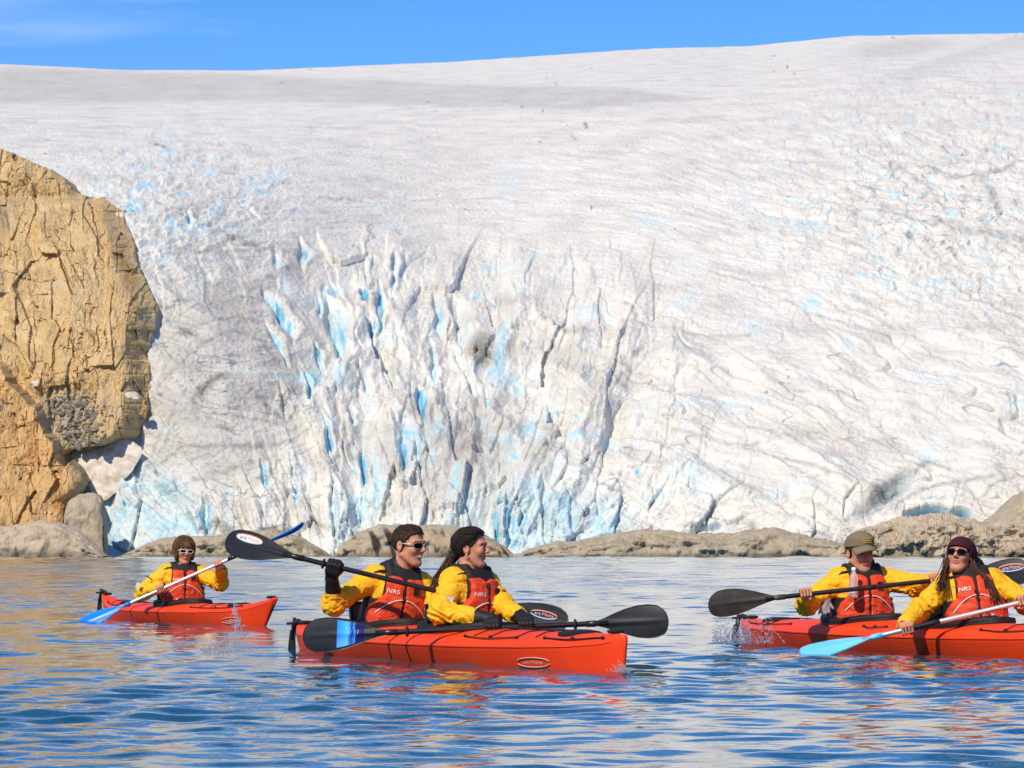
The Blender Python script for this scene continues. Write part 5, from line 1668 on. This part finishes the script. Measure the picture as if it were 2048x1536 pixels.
    for i, sd in enumerate('RL'):
        e = arms[sd][0]; wr = hands[sd][4]
        cut = gloves[i] if gloves[i] else 0.06
        we = wr + (e - wr) * min(cut + 0.02, 0.9)
        J.cone(sh[sd], e, 0.082, 0.070, 0.035)
        J.cone(sh[sd], T.world((0.05 if sd == 'L' else -0.05), -0.01, 0.90 * T.L), 0.070, 0.060, 0.03)
        J.cone(e, we, 0.070, 0.058, 0.03)
        J.ball(e + (e - 0.5 * (sh[sd] + we)) * 0.10, 0.066, 0.03)
    sl, x, y, z = J.all()
    m, X, Y, Z = near_pts(J, sl, x, y, z, 0.05)
    wob = n3(X, Y, Z, 8, 330 + jacket_seed)
    # long soft creases that gather at the elbows
    el = np.minimum(*[np.sqrt((X - arms[s][0][0]) ** 2 + (Y - arms[s][0][1]) ** 2 + (Z - arms[s][0][2]) ** 2) for s in 'RL'])
    cr = np.abs(perlin2(X * 9 + Z * 21 + 2 * wob, Y * 8 - X * 6, 340 + jacket_seed))
    cr2 = np.abs(perlin2(Z * 34 - X * 12 + 3 * wob, X * 11 + Y * 9, 344 + jacket_seed))
    g = 0.6 + 0.9 * sstep(0.20, 0.05, el)
    J.F[sl][m] += 0.010 * wob + g * (0.019 * (cr - 0.16) + 0.010 * (cr2 - 0.16))
    jv, jf = J.mesh()
    jacket = mesh_np('jacket', jv, jf, M_YELLOW, root)
    # wrist seals
    for i, sd in enumerate('RL'):
        if not gloves[i]:
            e = arms[sd][0]; wr = hands[sd][4]; dv = norm(e - wr)
            tv, tf = tube([wr - dv * 0.030, wr - dv * 0.005, wr + dv * 0.025, wr + dv * 0.05], [0.034, 0.040, 0.050, 0.052], 18)
            poly_mesh('wrist_seal', tv, tf, M_BLACK, root)
    # neck seal
    cdir = neck1 - neck0
    tv, tf = tube([neck0 - cdir * 0.45, neck0 - cdir * 0.05, neck0 + cdir * 0.35, neck0 + cdir * 0.72, neck0 + cdir * 1.0], [0.112, 0.096, 0.083, 0.073, 0.069], 26)
    rr = np.random.RandomState(jacket_seed)
    poly_mesh('neck_seal', tv, tf, M_BLACK, root)
    # sleeve stripes: narrow dark bands over the upper arm
    # ---------------- life vest
    v_lo = np.minimum(T.o, neck0) - np.array([0.27, 0.25, 0.02]); v_hi = np.maximum(T.o, neck0) + np.array([0.27, 0.25, 0.06])
    pad = Field(v_lo, v_hi, 0.0060)
    sl, x, y, z = pad.all(); L = T.L
    lx, lf, lz = [q.astype(np.float32) for q in np.broadcast_arrays(*T.loc(x, y, z))]
    td = T.sdf(lx, lf, lz).astype(np.float32)
    base = np.maximum.reduce([td - 0.024, -(td - 0.000), 0.12 * L - lz])
    side_open = np.where(lz > 0.60 * L, np.abs(lx) - 0.128 + 0.035 * np.clip((lz / L - 0.60), 0, 1), -1.0)
    base = np.maximum(np.maximum(base, side_open), lz - 0.99 * L)
    pad.F[sl] = base
    for sx in (-1, 1):
        pf = T.skin_f(np.array(sx * 0.078), np.array(0.80 * L), 0.015)
        a = T.world(sx * 0.078, float(pf), 0.80 * L); b2 = T.world(sx * 0.092, 0.050, 0.985 * L); c2 = T.world(sx * 0.092, -0.055, 0.985 * L); d2 = T.world(sx * 0.078, -float(pf), 0.80 * L)
        pad.cone(a, b2, 0.026, 0.026, 0.015); pad.cone(b2, c2, 0.026, 0.026, 0.01); pad.cone(c2, d2, 0.026, 0.026, 0.015)
    pv, pf_ = pad.mesh()
    vest = mesh_np('life_vest', pv, pf_, M_STRAP, root)
    for (nm, sx, front) in (('front_panel', -1, 1), ('front_panel', 1, 1), ('back_panel', 0, -1)):
        Q = Field(v_lo, v_hi, 0.0060)
        swell = 0.046 + 0.012 * np.sin(np.clip((lz / L - 0.15) / 0.7, 0, 1) * math.pi)
        shell = np.maximum(td - swell, -(td - 0.006))
        if front > 0:
            ax = lx * sx
            top = 0.83 * L + 0.055 * L * np.sqrt(np.clip(1 - ((ax - 0.070) / 0.062) ** 2, 0, 1))
            outer = 0.196 - 0.080 * sstep(0.45 * L, 0.70 * L, lz)
            reg = np.maximum.reduce([0.0065 - ax, ax - outer, lz - top, 0.20 * L - lz, -lf])
        else:
            reg = np.maximum.reduce([np.abs(lx) - 0.196 + 0.075 * sstep(0.45 * L, 0.70 * L, lz), lz - 0.86 * L, 0.20 * L - lz, lf])
        Q.F[sl] = -smin(-shell, -reg, 0.012)
        m, X, Y, Z = near_pts(Q, sl, x, y, z, 0.02)
        Q.F[sl][m] += 0.004 * n3(X, Y, Z, 18, 350 + jacket_seed) + 0.010 * (np.abs(perlin2(Z * 22 + X * 7, X * 9 + Y * 9, 356 + jacket_seed)) - 0.2)
        qv, qf = Q.mesh()
        mesh_np(nm, qv, qf, M_RED, vest)
    # zip, piping, pocket flaps, buckles, lettering
    zz = np.linspace(0.16 * L, 0.84 * L, 14)
    tv, tf = tube(T.front(0 * zz, zz, 0.046), 0.0075, 6)
    poly_mesh('zip', tv, tf, M_STRAP, vest)
    for sx in (-1, 1):
        xs = np.linspace(0.012, 0.168, 22)
        zc = 0.615 * L - 3.6 * xs ** 2
        tv, tf = tube(T.front(sx * xs, zc, 0.0590), 0.0034, 6)
        poly_mesh('piping', tv, tf, M_WHITE, vest)
        xs = np.linspace(0.035, 0.135, 12)
        def flap(u, v, sx=sx):
            X = sx * (0.035 + 0.105 * u); Zc = 0.46 * L - 0.35 * (0.035 + 0.105 * u) - v * 0.030
            p = T.front(X, Zc, 0.0600); n = np.broadcast_to(T.f, p.shape); return p, n
        plate('pocket_flap', flap, 12, 5, 0.006, M_RED, vest)
        c = T.front(np.array([sx * 0.075]), np.array([0.345 * L]), 0.066)[0]
        tv, tf = tube([c - T.l * 0.011, c + T.l * 0.011], 0.009, 4)
        poly_mesh('buckle', tv, tf, M_REFLECT, vest)
    text_on('lettering', 'NRS', 0.036, lambda X, Z: T.front(X - 0.078, Z + 0.700 * L, 0.0600), M_WHITE, vest, stretch=(1.25, 1.0), shear=0.15)
    def patch(u, v):
        p = T.front(0.052 + 0.042 * u, 0.690 * L + 0.050 * v, 0.0590); return p, np.broadcast_to(T.f, p.shape)
    plate('chest_patch', patch, 6, 6, 0.004, M_STRAP, vest)
    # waist belt
    a = np.linspace(0, 2 * math.pi, 36, endpoint=False)
    ring = []
    for q in a:
        # march outwards to the padded surface
        dirv = np.array([math.sin(q), math.cos(q)]); r = 0.05
        while T.sdf(np.array(dirv[0] * r), np.array(dirv[1] * r), np.array(0.15 * L)) < 0.036 and r < 0.4: r += 0.002
        ring.append(T.world(dirv[0] * r, dirv[1] * r, 0.155 * L))
    tv, tf = tube(ring, 0.020, 6, closed=True)
    poly_mesh('waist_belt', tv, tf, M_BLACK, vest)
    # ---------------- spray skirt: tunnel round the waist spreading over the cockpit rim
    kay, tc, hl, hw = spray
    n1, n2 = 40, 9
    pts = np.zeros((n2, n1, 3))
    for j in range(n1):
        q = 2 * math.pi * j / n1
        x = tc * kay.L + hl * 1.04 * math.cos(q); yk = hw * 1.05 * math.sin(q) * (1.0 - 0.12 * math.cos(q))
        zk = deck_at(kay, x, yk) + 0.042
        outer = kay.w(x, yk, zk)
        dirw = outer - T.o; lxx = dirw @ T.l; lff = dirw @ T.f; rn = math.hypot(lxx, lff) + 1e-6
        r = 0.05
        while T.sdf(np.array(lxx / rn * r), np.array(lff / rn * r), np.array(0.30 * L)) < 0.012 and r < 0.4: r += 0.002
        inner = T.world(lxx / rn * r, lff / rn * r, 0.50 * L); inner2 = T.world(lxx / rn * (r + 0.008), lff / rn * (r + 0.008), 0.36 * L)
        for i in range(n2):
            t = i / (n2 - 1)
            if t < 0.3: p = inner + (inner2 - inner) * (t / 0.3)
            else:
                g = (t - 0.3) / 0.7
                p = inner2 + (outer - inner2) * g; p[2] = inner2[2] + (outer[2] - inner2[2]) * (1 - (1 - g) ** 2.4)
                p[2] += 0.006 * math.sin(q * 7 + g * 5) * math.sin(g * math.pi)
            pts[i, j] = p
    low = pts[-1].copy(); low[:, 2] -= 0.040
    pts = np.concatenate([pts, low[None]], 0)
    ii = np.arange((n2 + 1) * n1).reshape(n2 + 1, n1); jj = np.roll(ii, -1, 1)
    sf = np.stack([ii[:-1], ii[1:], jj[1:], jj[:-1]], -1).reshape(-1, 4)
    mesh_np('spray_skirt', pts.reshape(-1, 3), sf, M_BLACK, root)
    # ---------------- hair, glasses, hat
    if hair:
        style, hm = hair
        hv2, hf2 = hair_piece(style)
        ho = mesh_np('hair', put_head(hv2, C, Fr, k), hf2, hm, root)
        sv, sf2 = hair_strands(style, 20 + jacket_seed)
        so = poly_mesh('hair_locks', put_head(sv, C, Fr, k), sf2, hm, ho); so['kind'] = 'stuff'
    if glasses:
        fm, lens_h, wrap, rim_r = glasses
        g = bpy.data.objects.new('sunglasses', None); link(g, root)
        def gl(x):     # wrap of the front
            return 0.103 - wrap * x * x
        for sx in (-1, 1):
            def ls(u, v, sx=sx):
                q = u * 2 * math.pi; r = v
                X = sx * (0.034 + 0.027 * r * np.cos(q)); Zq = 0.004 + lens_h * r * np.sign(np.sin(q)) * np.abs(np.sin(q)) ** 0.7
                p = put_head(np.stack([X, gl(X), Zq], -1).reshape(-1, 3), C, Fr, k).reshape(*X.shape, 3)
                return p, np.broadcast_to(Fr[:, 1], p.shape)
            plate('lens', ls, 24, 5, 0.002, M_LENS, g)
            q = np.linspace(0, 2 * math.pi, 24, endpoint=False)
            X = sx * (0.034 + 0.028 * np.cos(q)); Zq = 0.004 + (lens_h + 0.001) * np.sign(np.sin(q)) * np.abs(np.sin(q)) ** 0.7
            tv, tf = tube(put_head(np.stack([X, gl(X) + 0.0005, Zq], -1), C, Fr, k), rim_r, 6, closed=True)
            poly_mesh('rim', tv, tf, fm, g)
            tp = np.array([[sx * 0.062, gl(0.062), 0.010], [sx * 0.074, 0.055, 0.012], [sx * 0.080, 0.02, 0.012], [sx * 0.083, -0.012, 0.010]])
            tv, tf = tube(put_head(tp, C, Fr, k), [0.0045, 0.0045, 0.004, 0.003], 6)
            poly_mesh('temple', tv, tf, fm, g)
        tv, tf = tube(put_head(np.array([[-0.009, 0.104, 0.008], [0, 0.106, 0.010], [0.009, 0.104, 0.008]]), C, Fr, k), 0.003, 6)
        poly_mesh('bridge', tv, tf, fm, g)
    if hat == 'cap':
        F = Field((-0.13, -0.15, -0.02), (0.13, 0.16, 0.17), 0.0032)
        sl, x, y, z = F.all(); d = skull_d(x, y, z)
        crown = np.maximum(d - 0.017 - 0.016 * sstep(0.05, 0.11, z) * sstep(-0.06, 0.06, y), 0.040 + 0.05 * sstep(-0.02, 0.10, y) * 0.25 - z)
        F.F[sl] = crown
        F.ball((0, -0.008, 0.138), (0.007, 0.007, 0.005), 0.003)
        cv, cf = F.mesh()
        cap = mesh_np('cap', put_head(cv, C, Fr, k), cf, M_OLIVE, root)
        def brim(u, v):
            q = (v - 0.5) * 2; X = 0.082 * q
            e0 = 0.094 - 0.055 * q ** 2; e1 = 0.168 - 0.075 * q ** 2
            Y = e0 + (e1 - e0) * u; Zb = 0.058 - 0.024 * u - 0.026 * q ** 2 - 0.012 * (np.abs(q) ** 3) * u
            p = put_head(np.stack([X, Y, Zb], -1).reshape(-1, 3), C, Fr, k).reshape(*X.shape, 3)
            return p, np.broadcast_to(Fr[:, 2], p.shape)
        plate('brim', brim, 10, 19, 0.004, M_OLIVE, cap)
        # three rows of worn embroidery on the crown
        for row, (z0, segs) in enumerate(((0.100, [(-0.036, -0.020), (-0.012, 0.002), (0.006, 0.016), (0.022, 0.030)]), (0.086, [(-0.036, 0.030)]), (0.074, [(-0.032, 0.006), (0.012, 0.030)]))):
            for (x0, x1) in segs:
                X = np.linspace(x0, x1, 6); yy = []
                for xq in X:
                    r = 0.05
                    while skull_d(np.array(xq), np.array(r), np.array(z0)) < 0.017 + 0.016 * sstep(0.05, 0.11, z0) * sstep(-0.06, 0.06, r) + 0.001 and r < 0.2: r += 0.001
                    yy.append(r)
                tv, tf = tube(put_head(np.stack([X, np.array(yy), z0 + 0 * X], -1), C, Fr, k), 0.0042, 5)
                poly_mesh('embroidery', tv, tf, M_GOLD, cap)
    if hat == 'beanie':
        F = Field((-0.13, -0.16, -0.08), (0.13, 0.16, 0.17), 0.0032)
        sl, x, y, z = F.all(); d = skull_d(x, y, z)
        line = np.interp(y, [-0.14, -0.05, 0.0, 0.05, 0.10], [-0.045, -0.04, -0.012, 0.030, 0.045])
        F.F[sl] = np.maximum(d - 0.019 - 0.012 * sstep(0.0, -0.08, y) - 0.0015 * n3(x, y, z, 40, 360), line - z)
        cv, cf = F.mesh()
        mesh_np('beanie', put_head(cv, C, Fr, k), cf, M_MAROON, root)
    if extra: extra(root, T, C, Fr, k, sh, hands)
    return root

def strands(name, paths, mat, parent, r0, r1, seed, jitter=0.004, n=9):
    """a lock of hair: several tapering strands following one path"""
    rs = np.random.RandomState(seed); parts = []
    for path, cnt in paths:
        path = np.array(path, float); t = np.linspace(0, 1, len(path)); tt = np.linspace(0, 1, n)
        base = np.stack([np.interp(tt, t, path[:, i]) for i in range(3)], 1)
        for q in range(3):
            base[1:-1] = 0.25 * base[:-2] + 0.5 * base[1:-1] + 0.25 * base[2:]
        for c in range(cnt):
            o = rs.normal(0, 1, 3) * jitter; o2 = rs.normal(0, 1, 3) * jitter * 2.0
            pts = base + o + (o2 - o) * tt[:, None] ** 1.5
            parts.append(tube(pts, r0 + (r1 - r0) * tt ** 1.6, 7))
    v, f = join_np(parts)
    return poly_mesh(name, v, f, mat, parent)

def patch_on_sleeve(root, c, axis, r, size, mat, name='reflective_patch', towards=(0, -1, 0.2)):
    axis = norm(axis); n = np.array(towards, float); n = norm(n - axis * (n @ axis)); s = np.cross(axis, n)
    def ps(u, v):
        a = (v - 0.5) * size / r; q = (u - 0.5) * size * 0.8
        p = c + q[..., None] * axis + r * (np.cos(a)[..., None] * n + np.sin(a)[..., None] * s)
        return p, np.cos(a)[..., None] * n + np.sin(a)[..., None] * s
    plate(name, ps, 6, 8, 0.004, mat, root)

def band_over(root, pts, r, mat=None, name='sleeve_band'):
    tv, tf = tube(pts, r, 6); poly_mesh(name, tv, tf, mat or M_STRAP, root)

def z_at(px, z, d):
    """point at picture column px, height z above the water, depth d"""
    p = V3(px, HORIZ, d); p[2] = z; return p

def shaft_dir(a, b): return norm(np.array(b) - np.array(a))

# --- bare-headed man, rear seat of the centre kayak
def extra_A(root, T, C, Fr, k, sh, hands):
    a = sh['R']; n = T.f
    band_over(root, [T.world(-0.098, 0.085, 0.93 * T.L), T.world(-0.15, 0.080, 0.925 * T.L), T.world(-0.205, 0.050, 0.87 * T.L)], 0.007)
sA = shaft_dir(V3(452, 1080, DA - 0.36), V3(1136, 1246, DA - 0.40))
build_person('bare-headed man in silver sunglasses and black gloves, rear seat of the centre kayak',
    Torso(z_at(776, 0.03, DA), V3(801, 1135, DA + 0.02), 20),
    (V3(818, 1091, DA - 0.03), rot_frame(56, -4, 0), 1.07),
    {'R': (V3(669, 1206, DA - 0.20), V3(668, 1132.5, DA - 0.365), sA, (-0.3, -1, 0.3)), 'L': (V3(868, 1214, DA - 0.02), V3(905, 1190, DA - 0.38), -sA, (0, -1, 0.5))},
    1, ('short', M_HAIR_BROWN), (M_FRAME_S, 0.0175, 7.0, 0.0014), extra_A, gloves=(0.62, 0.4), spray=(K_MID, 0.325, 0.40, 0.245), legs_dir=K_MID.ex, teeth=True, stubble=0.12)

# --- dark-haired woman, front seat of the centre kayak
def extra_B(root, T, C, Fr, k, sh, hands):
    h = lambda q: put_head(np.array([q], float), C, Fr, k)[0]
    p0 = h((0, -0.105, -0.032)); 
    path = [p0, h((0.004, -0.135, -0.060)), V3(892, 1138, DB + 0.0), V3(880, 1158, DB - 0.06), V3(871, 1178, DB - 0.10)]
    strands('ponytail', [(path, 110)], M_HAIR_CHEST, root, 0.0036, 0.0012, 4, 0.0125)
    a = np.linspace(0, 2 * math.pi, 14, endpoint=False); c = h((0.0, -0.112, -0.040)); ax = norm(h((0, -0.135, -0.06)) - p0)
    e1 = norm(np.cross(ax, [0, 0, 1.0])); e2 = np.cross(ax, e1)
    tv, tf = tube([c + 0.027 * (math.cos(q) * e1 + math.sin(q) * e2) for q in a], 0.011, 8, closed=True)
    poly_mesh('hair_tie', tv, tf, M_BLACK, root)
    e = h((-0.083, -0.010, -0.034)); tv, tf = tube([e, e + np.array([0, -0.004, -0.006])], 0.0045, 6); poly_mesh('earring', tv, tf, M_WHITE, root)
    elb = hands['R'][4]
    patch_on_sleeve(root, V3(898, 1201, DB - 0.155), np.array([0.2, 0.1, 1]), 0.078, 0.055, M_REFLECT)
    patch_on_sleeve(root, V3(1012, 1222, DB - 0.06), np.array([1, -0.3, -0.5]), 0.066, 0.060, M_REFLECT)
    band_over(root, [T.world(-0.10, 0.075, 0.94 * T.L), T.world(-0.165, 0.060, 0.915 * T.L), T.world(-0.222, 0.01, 0.80 * T.L), T.world(-0.235, -0.02, 0.66 * T.L)], 0.006)
sB = shaft_dir(V3(606, 1272, DB - 0.42), V3(1337, 1241, DB - 0.42))
build_person('dark-haired woman with a ponytail seen in profile, front seat of the centre kayak',
    Torso(z_at(932, 0.03, DB), V3(941, 1136, DB + 0.02), 48, 0.93),
    (V3(943, 1097, DB - 0.01), rot_frame(76, 2, 0), 0.99),
    {'R': (V3(882, 1222, DB - 0.20), V3(985, 1256, DB - 0.42), sB, (-0.2, -1, 0.6)), 'L': (V3(1003, 1212, DB - 0.02), V3(1052, 1253, DB - 0.42), sB, (0.2, -0.6, 1))},
    2, ('tied', M_HAIR_BLACK), None, extra_B, gloves=(0.36, 0.30), spray=(K_MID, 0.575, 0.42, 0.25), legs_dir=K_MID.ex, fem=True)

# --- lone paddler, left kayak
def extra_C(root, T, C, Fr, k, sh, hands):
    patch_on_sleeve(root, V3(285, 1172, DC_ - 0.16), np.array([0.3, 0.1, 1]), 0.066, 0.05, M_REFLECT, towards=(-0.7, -1, 0.1))
    band_over(root, [T.world(-0.10, 0.08, 0.93 * T.L), T.world(-0.155, 0.075, 0.92 * T.L), T.world(-0.21, 0.045, 0.86 * T.L)], 0.007)
    band_over(root, [V3(294, 1153, DC_ - 0.17), V3(300, 1156, DC_ - 0.18), V3(305, 1161, DC_ - 0.17)], 0.006)
sC = shaft_dir(V3(157, 1252, DC_ - 0.34), V3(609, 1051, DC_ - 0.42))
pC = lambda px: V3(157, 1252, DC_ - 0.34) + (V3(609, 1051, DC_ - 0.42) - V3(157, 1252, DC_ - 0.34)) * ((px - 157) / 452.0)
build_person('lone paddler with short light brown hair and white sunglasses in the left kayak',
    Torso(z_at(364, 0.03, DC_), V3(366, 1128, DC_ + 0.02), 14),
    (V3(368, 1103, DC_ - 0.02), rot_frame(20, -2, -3), 1.02),
    {'R': (V3(286, 1184, DC_ - 0.08), pC(322), sC, (-0.1, -1, 0.6)), 'L': (V3(441, 1166, DC_ - 0.14), pC(437), -sC, (0, -1, 0.5))},
    3, ('bob', M_HAIR_LIGHT), (M_FRAME_W, 0.0150, 4.5, 0.0030), extra_C, spray=(K_LEFT, 0.50, 0.42, 0.23), legs_dir=K_LEFT.ex, fem=True)

# --- man in the cap, rear seat of the right kayak
def extra_D(root, T, C, Fr, k, sh, hands):
    band_over(root, [T.world(-0.10, 0.08, 0.93 * T.L), T.world(-0.16, 0.078, 0.915 * T.L), T.world(-0.215, 0.055, 0.82 * T.L)], 0.008)
sD = shaft_dir(V3(1416, 1210, DD - 0.42), V3(2062, 1140, DD - 0.42))
pD = lambda px: V3(1416, 1210, DD - 0.42) + (V3(2062, 1140, DD - 0.42) - V3(1416, 1210, DD - 0.42)) * ((px - 1416) / 646.0)
build_person('man in an olive baseball cap looking down, rear seat of the right kayak',
    Torso(z_at(1724, 0.03, DD), V3(1722, 1132, DD + 0.02), 14, 1.02),
    (V3(1720, 1106, DD - 0.03), rot_frame(24, -5, 2), 1.06),
    {'R': (V3(1614, 1208, DD - 0.12), pD(1612), sD, (-0.1, -1, 0.9)), 'L': (V3(1833, 1172, DD - 0.06), pD(1872), -sD, (0, -1, 0.5))},
    4, ('cropped', M_HAIR_BROWN), None, extra_D, hat='cap', spray=(K_RIGHT, 0.375, 0.40, 0.245), legs_dir=K_RIGHT.ex, stubble=0.15)

# --- woman in the beanie, front seat of the right kayak
def extra_E(root, T, C, Fr, k, sh, hands):
    h = lambda q: put_head(np.array([q], float), C, Fr, k)[0]
    pr = [h((-0.080, -0.005, -0.03)), h((-0.088, 0.0, -0.09)), V3(1888, 1150, DE - 0.05), V3(1883, 1164, DE - 0.09), V3(1880, 1174, DE - 0.10)]
    pl = [h((0.080, -0.02, -0.03)), h((0.098, -0.01, -0.09)), V3(1974, 1155, DE - 0.06), V3(1985, 1180, DE - 0.09), V3(1994, 1208, DE - 0.10)]
    strands('hair', [(pr, 110), (pl, 110)], M_HAIR_CHEST, root, 0.0030, 0.0010, 6, 0.0120)
    tv, tf = tube([h((0.086, -0.005, -0.04)), h((0.087, -0.003, -0.066))], 0.003, 6); poly_mesh('earring', tv, tf, M_REFLECT, root)
    band_over(root, [T.world(-0.10, 0.085, 0.90 * T.L), T.world(-0.15, 0.085, 0.90 * T.L), T.world(-0.20, 0.06, 0.86 * T.L)], 0.007)
sE = shaft_dir(V3(1600, 1309, DE - 0.36), V3(2290, 1146, DE - 0.36))
pE = lambda px: V3(1600, 1309, DE - 0.36) + (V3(2290, 1146, DE - 0.36) - V3(1600, 1309, DE - 0.36)) * ((px - 1600) / 690.0)
build_person('woman in a maroon beanie and dark sunglasses leaning back, front seat of the right kayak',
    Torso(z_at(1958, 0.03, DE - 0.02), V3(1936, 1141, DE + 0.10), 6),
    (V3(1920, 1113, DE + 0.04), rot_frame(-22, 17, -4), 0.98),
    {'R': (V3(1842, 1218, DE - 0.02), pE(1814), sE, (-0.2, -1, 0.7)), 'L': (V3(2050, 1205, DE + 0.02), pE(2048), -sE, (0.1, -1, 0.5))},
    5, None, (M_FRAME_B, 0.0165, 6.0, 0.0026), extra_E, hat='beanie', spray=(K_RIGHT, 0.64, 0.42, 0.25), legs_dir=K_RIGHT.ex, fem=True)

# ------------------------------------------------------------------ small things carried
def lathe(prof, c, ax, n=18):
    pts = [c + ax * h for h, r in prof]
    return tube(pts, [r for h, r in prof], n)

def bottle():
    root = bpy.data.objects.new('water_bottle', None); link(root)
    tag(root, 'clear plastic water bottle with white cap tucked into a red vest', 'bottle')
    m, nt, b = new_mat('clear_bottle_plastic')
    b.inputs['Base Color'].default_value = (0.90, 0.93, 0.95, 1); b.inputs['Roughness'].default_value = 0.08
    b.inputs['Transmission Weight'].default_value = 0.7; b.inputs['IOR'].default_value = 1.3
    c = V3(1707, 1196, DD - 0.255); ax = norm(np.array([0.02, 0.05, 1.0]))
    v, f = lathe([(0, 0.026), (0.01, 0.031), (0.09, 0.031), (0.105, 0.028), (0.12, 0.031), (0.15, 0.026), (0.168, 0.014), (0.182, 0.012)], c, ax)
    poly_mesh('body', v, f, m, root)
    v, f = lathe([(0.180, 0.0145), (0.184, 0.0155), (0.200, 0.0155), (0.203, 0.013)], c, ax); poly_mesh('cap', v, f, M_WHITE, root)
    v, f = lathe([(0.030, 0.0318), (0.032, 0.0322), (0.070, 0.0322), (0.072, 0.0318)], c, ax); poly_mesh('label_band', v, f, M_LILAC, root)
bottle()

def hung_glove():
    F = Field(V3(1652, 1208, DD - 0.10) - 0.13, V3(1652, 1208, DD - 0.10) + 0.13, 0.004)
    c = V3(1652, 1206, DD - 0.10)
    F.cone(c + np.array([0.0, 0, 0.02]), c + np.array([-0.01, 0, -0.03]), 0.034, 0.030, 0.01)
    for i, a in enumerate((-0.035, -0.012, 0.010, 0.030)):
        F.cone(c + np.array([a * 0.6 - 0.005, -0.012, -0.025]), c + np.array([a - 0.012, -0.018, -0.075 + 0.008 * abs(i - 1)]), 0.012, 0.009, 0.006)
    F.cone(c + np.array([0.02, -0.01, 0.0]), c + np.array([0.045, -0.015, -0.035]), 0.012, 0.009, 0.006)
    v, f = F.mesh()
    o = mesh_np('glove', v, f, M_GREYGLOVE)
    tag(o, 'grey knitted glove hanging at the right hip of the man in the cap', 'glove')
hung_glove()

# ------------------------------------------------------------------ splashes
def splash(label, pts, radii):
    bm = bmesh.new(); bmesh.ops.create_icosphere(bm, subdivisions=1, radius=1.0)
    bv = np.array([tuple(v.co) for v in bm.verts]); bf = np.array([[v.index for v in f.verts] for f in bm.faces]); bm.free()
    n = len(pts)
    rs_ = np.random.RandomState(n)
    st = 0.7 + 0.7 * rs_.rand(n, 1, 3)
    V = (np.array(pts)[:, None, :] + bv[None] * np.array(radii)[:, None, None] * st).reshape(-1, 3)
    F = (bf[None] + (np.arange(n) * len(bv))[:, None, None]).reshape(-1, 3)
    o = mesh_np('splash', V, F, M_DROP)
    o['kind'] = 'stuff'; o['label'] = label; o['category'] = 'splash'
    return o

rs_ = np.random.RandomState(12)
pts, rad = [], []
for i in range(150):               # falling string of drops in front of the left kayak
    t = rs_.rand() ** 0.8; py = 1208 + 62 * t; px = 470 + 12 * t * t + rs_.normal(0, 2.5 + 5 * t)
    pts.append(V3(px, py, 27.2 + rs_.normal(0, 0.08))); rad.append(rs_.uniform(0.0025, 0.008))
for i in range(650):               # the crown where it lands
    t = rs_.rand(); px = 405 + 100 * t + rs_.normal(0, 5); top = np.interp(px, [390, 430, 470, 490, 520], [1300, 1284, 1262, 1270, 1302])
    py = 1304 - (1304 - top) * rs_.rand() ** 1.3
    d = 0.65 * FPX / (1304 - HORIZ) * rs_.uniform(0.99, 1.04)
    pts.append(V3(px, py, d)); rad.append(rs_.uniform(0.0016, 0.0055))
splash('spray of water drops falling between the left and centre kayaks', pts, rad)
pts, rad = [], []
for i in range(1500):              # water streaming off the raised blade
    px = rs_.uniform(1425, 1500); px = px if rs_.rand() < 0.75 else rs_.uniform(1480, 1545)
    py = rs_.uniform(1236, 1288) if rs_.rand() < 0.4 else 1288 - abs(rs_.normal(0, 14))
    pts.append(V3(px + rs_.normal(0, 2), py, DD - 0.42 + rs_.normal(0, 0.06))); rad.append(rs_.uniform(0.0016, 0.0048))
for i in range(60):
    t = rs_.rand(); pts.append(V3(1520 + 50 * t, 1252 + 34 * t * t + rs_.normal(0, 1.2), DD - 0.45)); rad.append(rs_.uniform(0.002, 0.0055))
splash('curtain of drops streaming off the dark paddle blade of the man in the cap', pts, rad)
pts, rad = [], []
for i in range(260):               # bow wave of the centre kayak
    px = 1251 - abs(rs_.normal(0, 16)) + rs_.uniform(0, 14); py = 1346 - abs(rs_.normal(0, 7)) - 0.10 * max(0, 1252 - px)
    pts.append(V3(px, py, 19.86 + rs_.normal(0, 0.05))); rad.append(rs_.uniform(0.0016, 0.0048))
splash('small bow splash at the stem of the centre kayak', pts, rad)
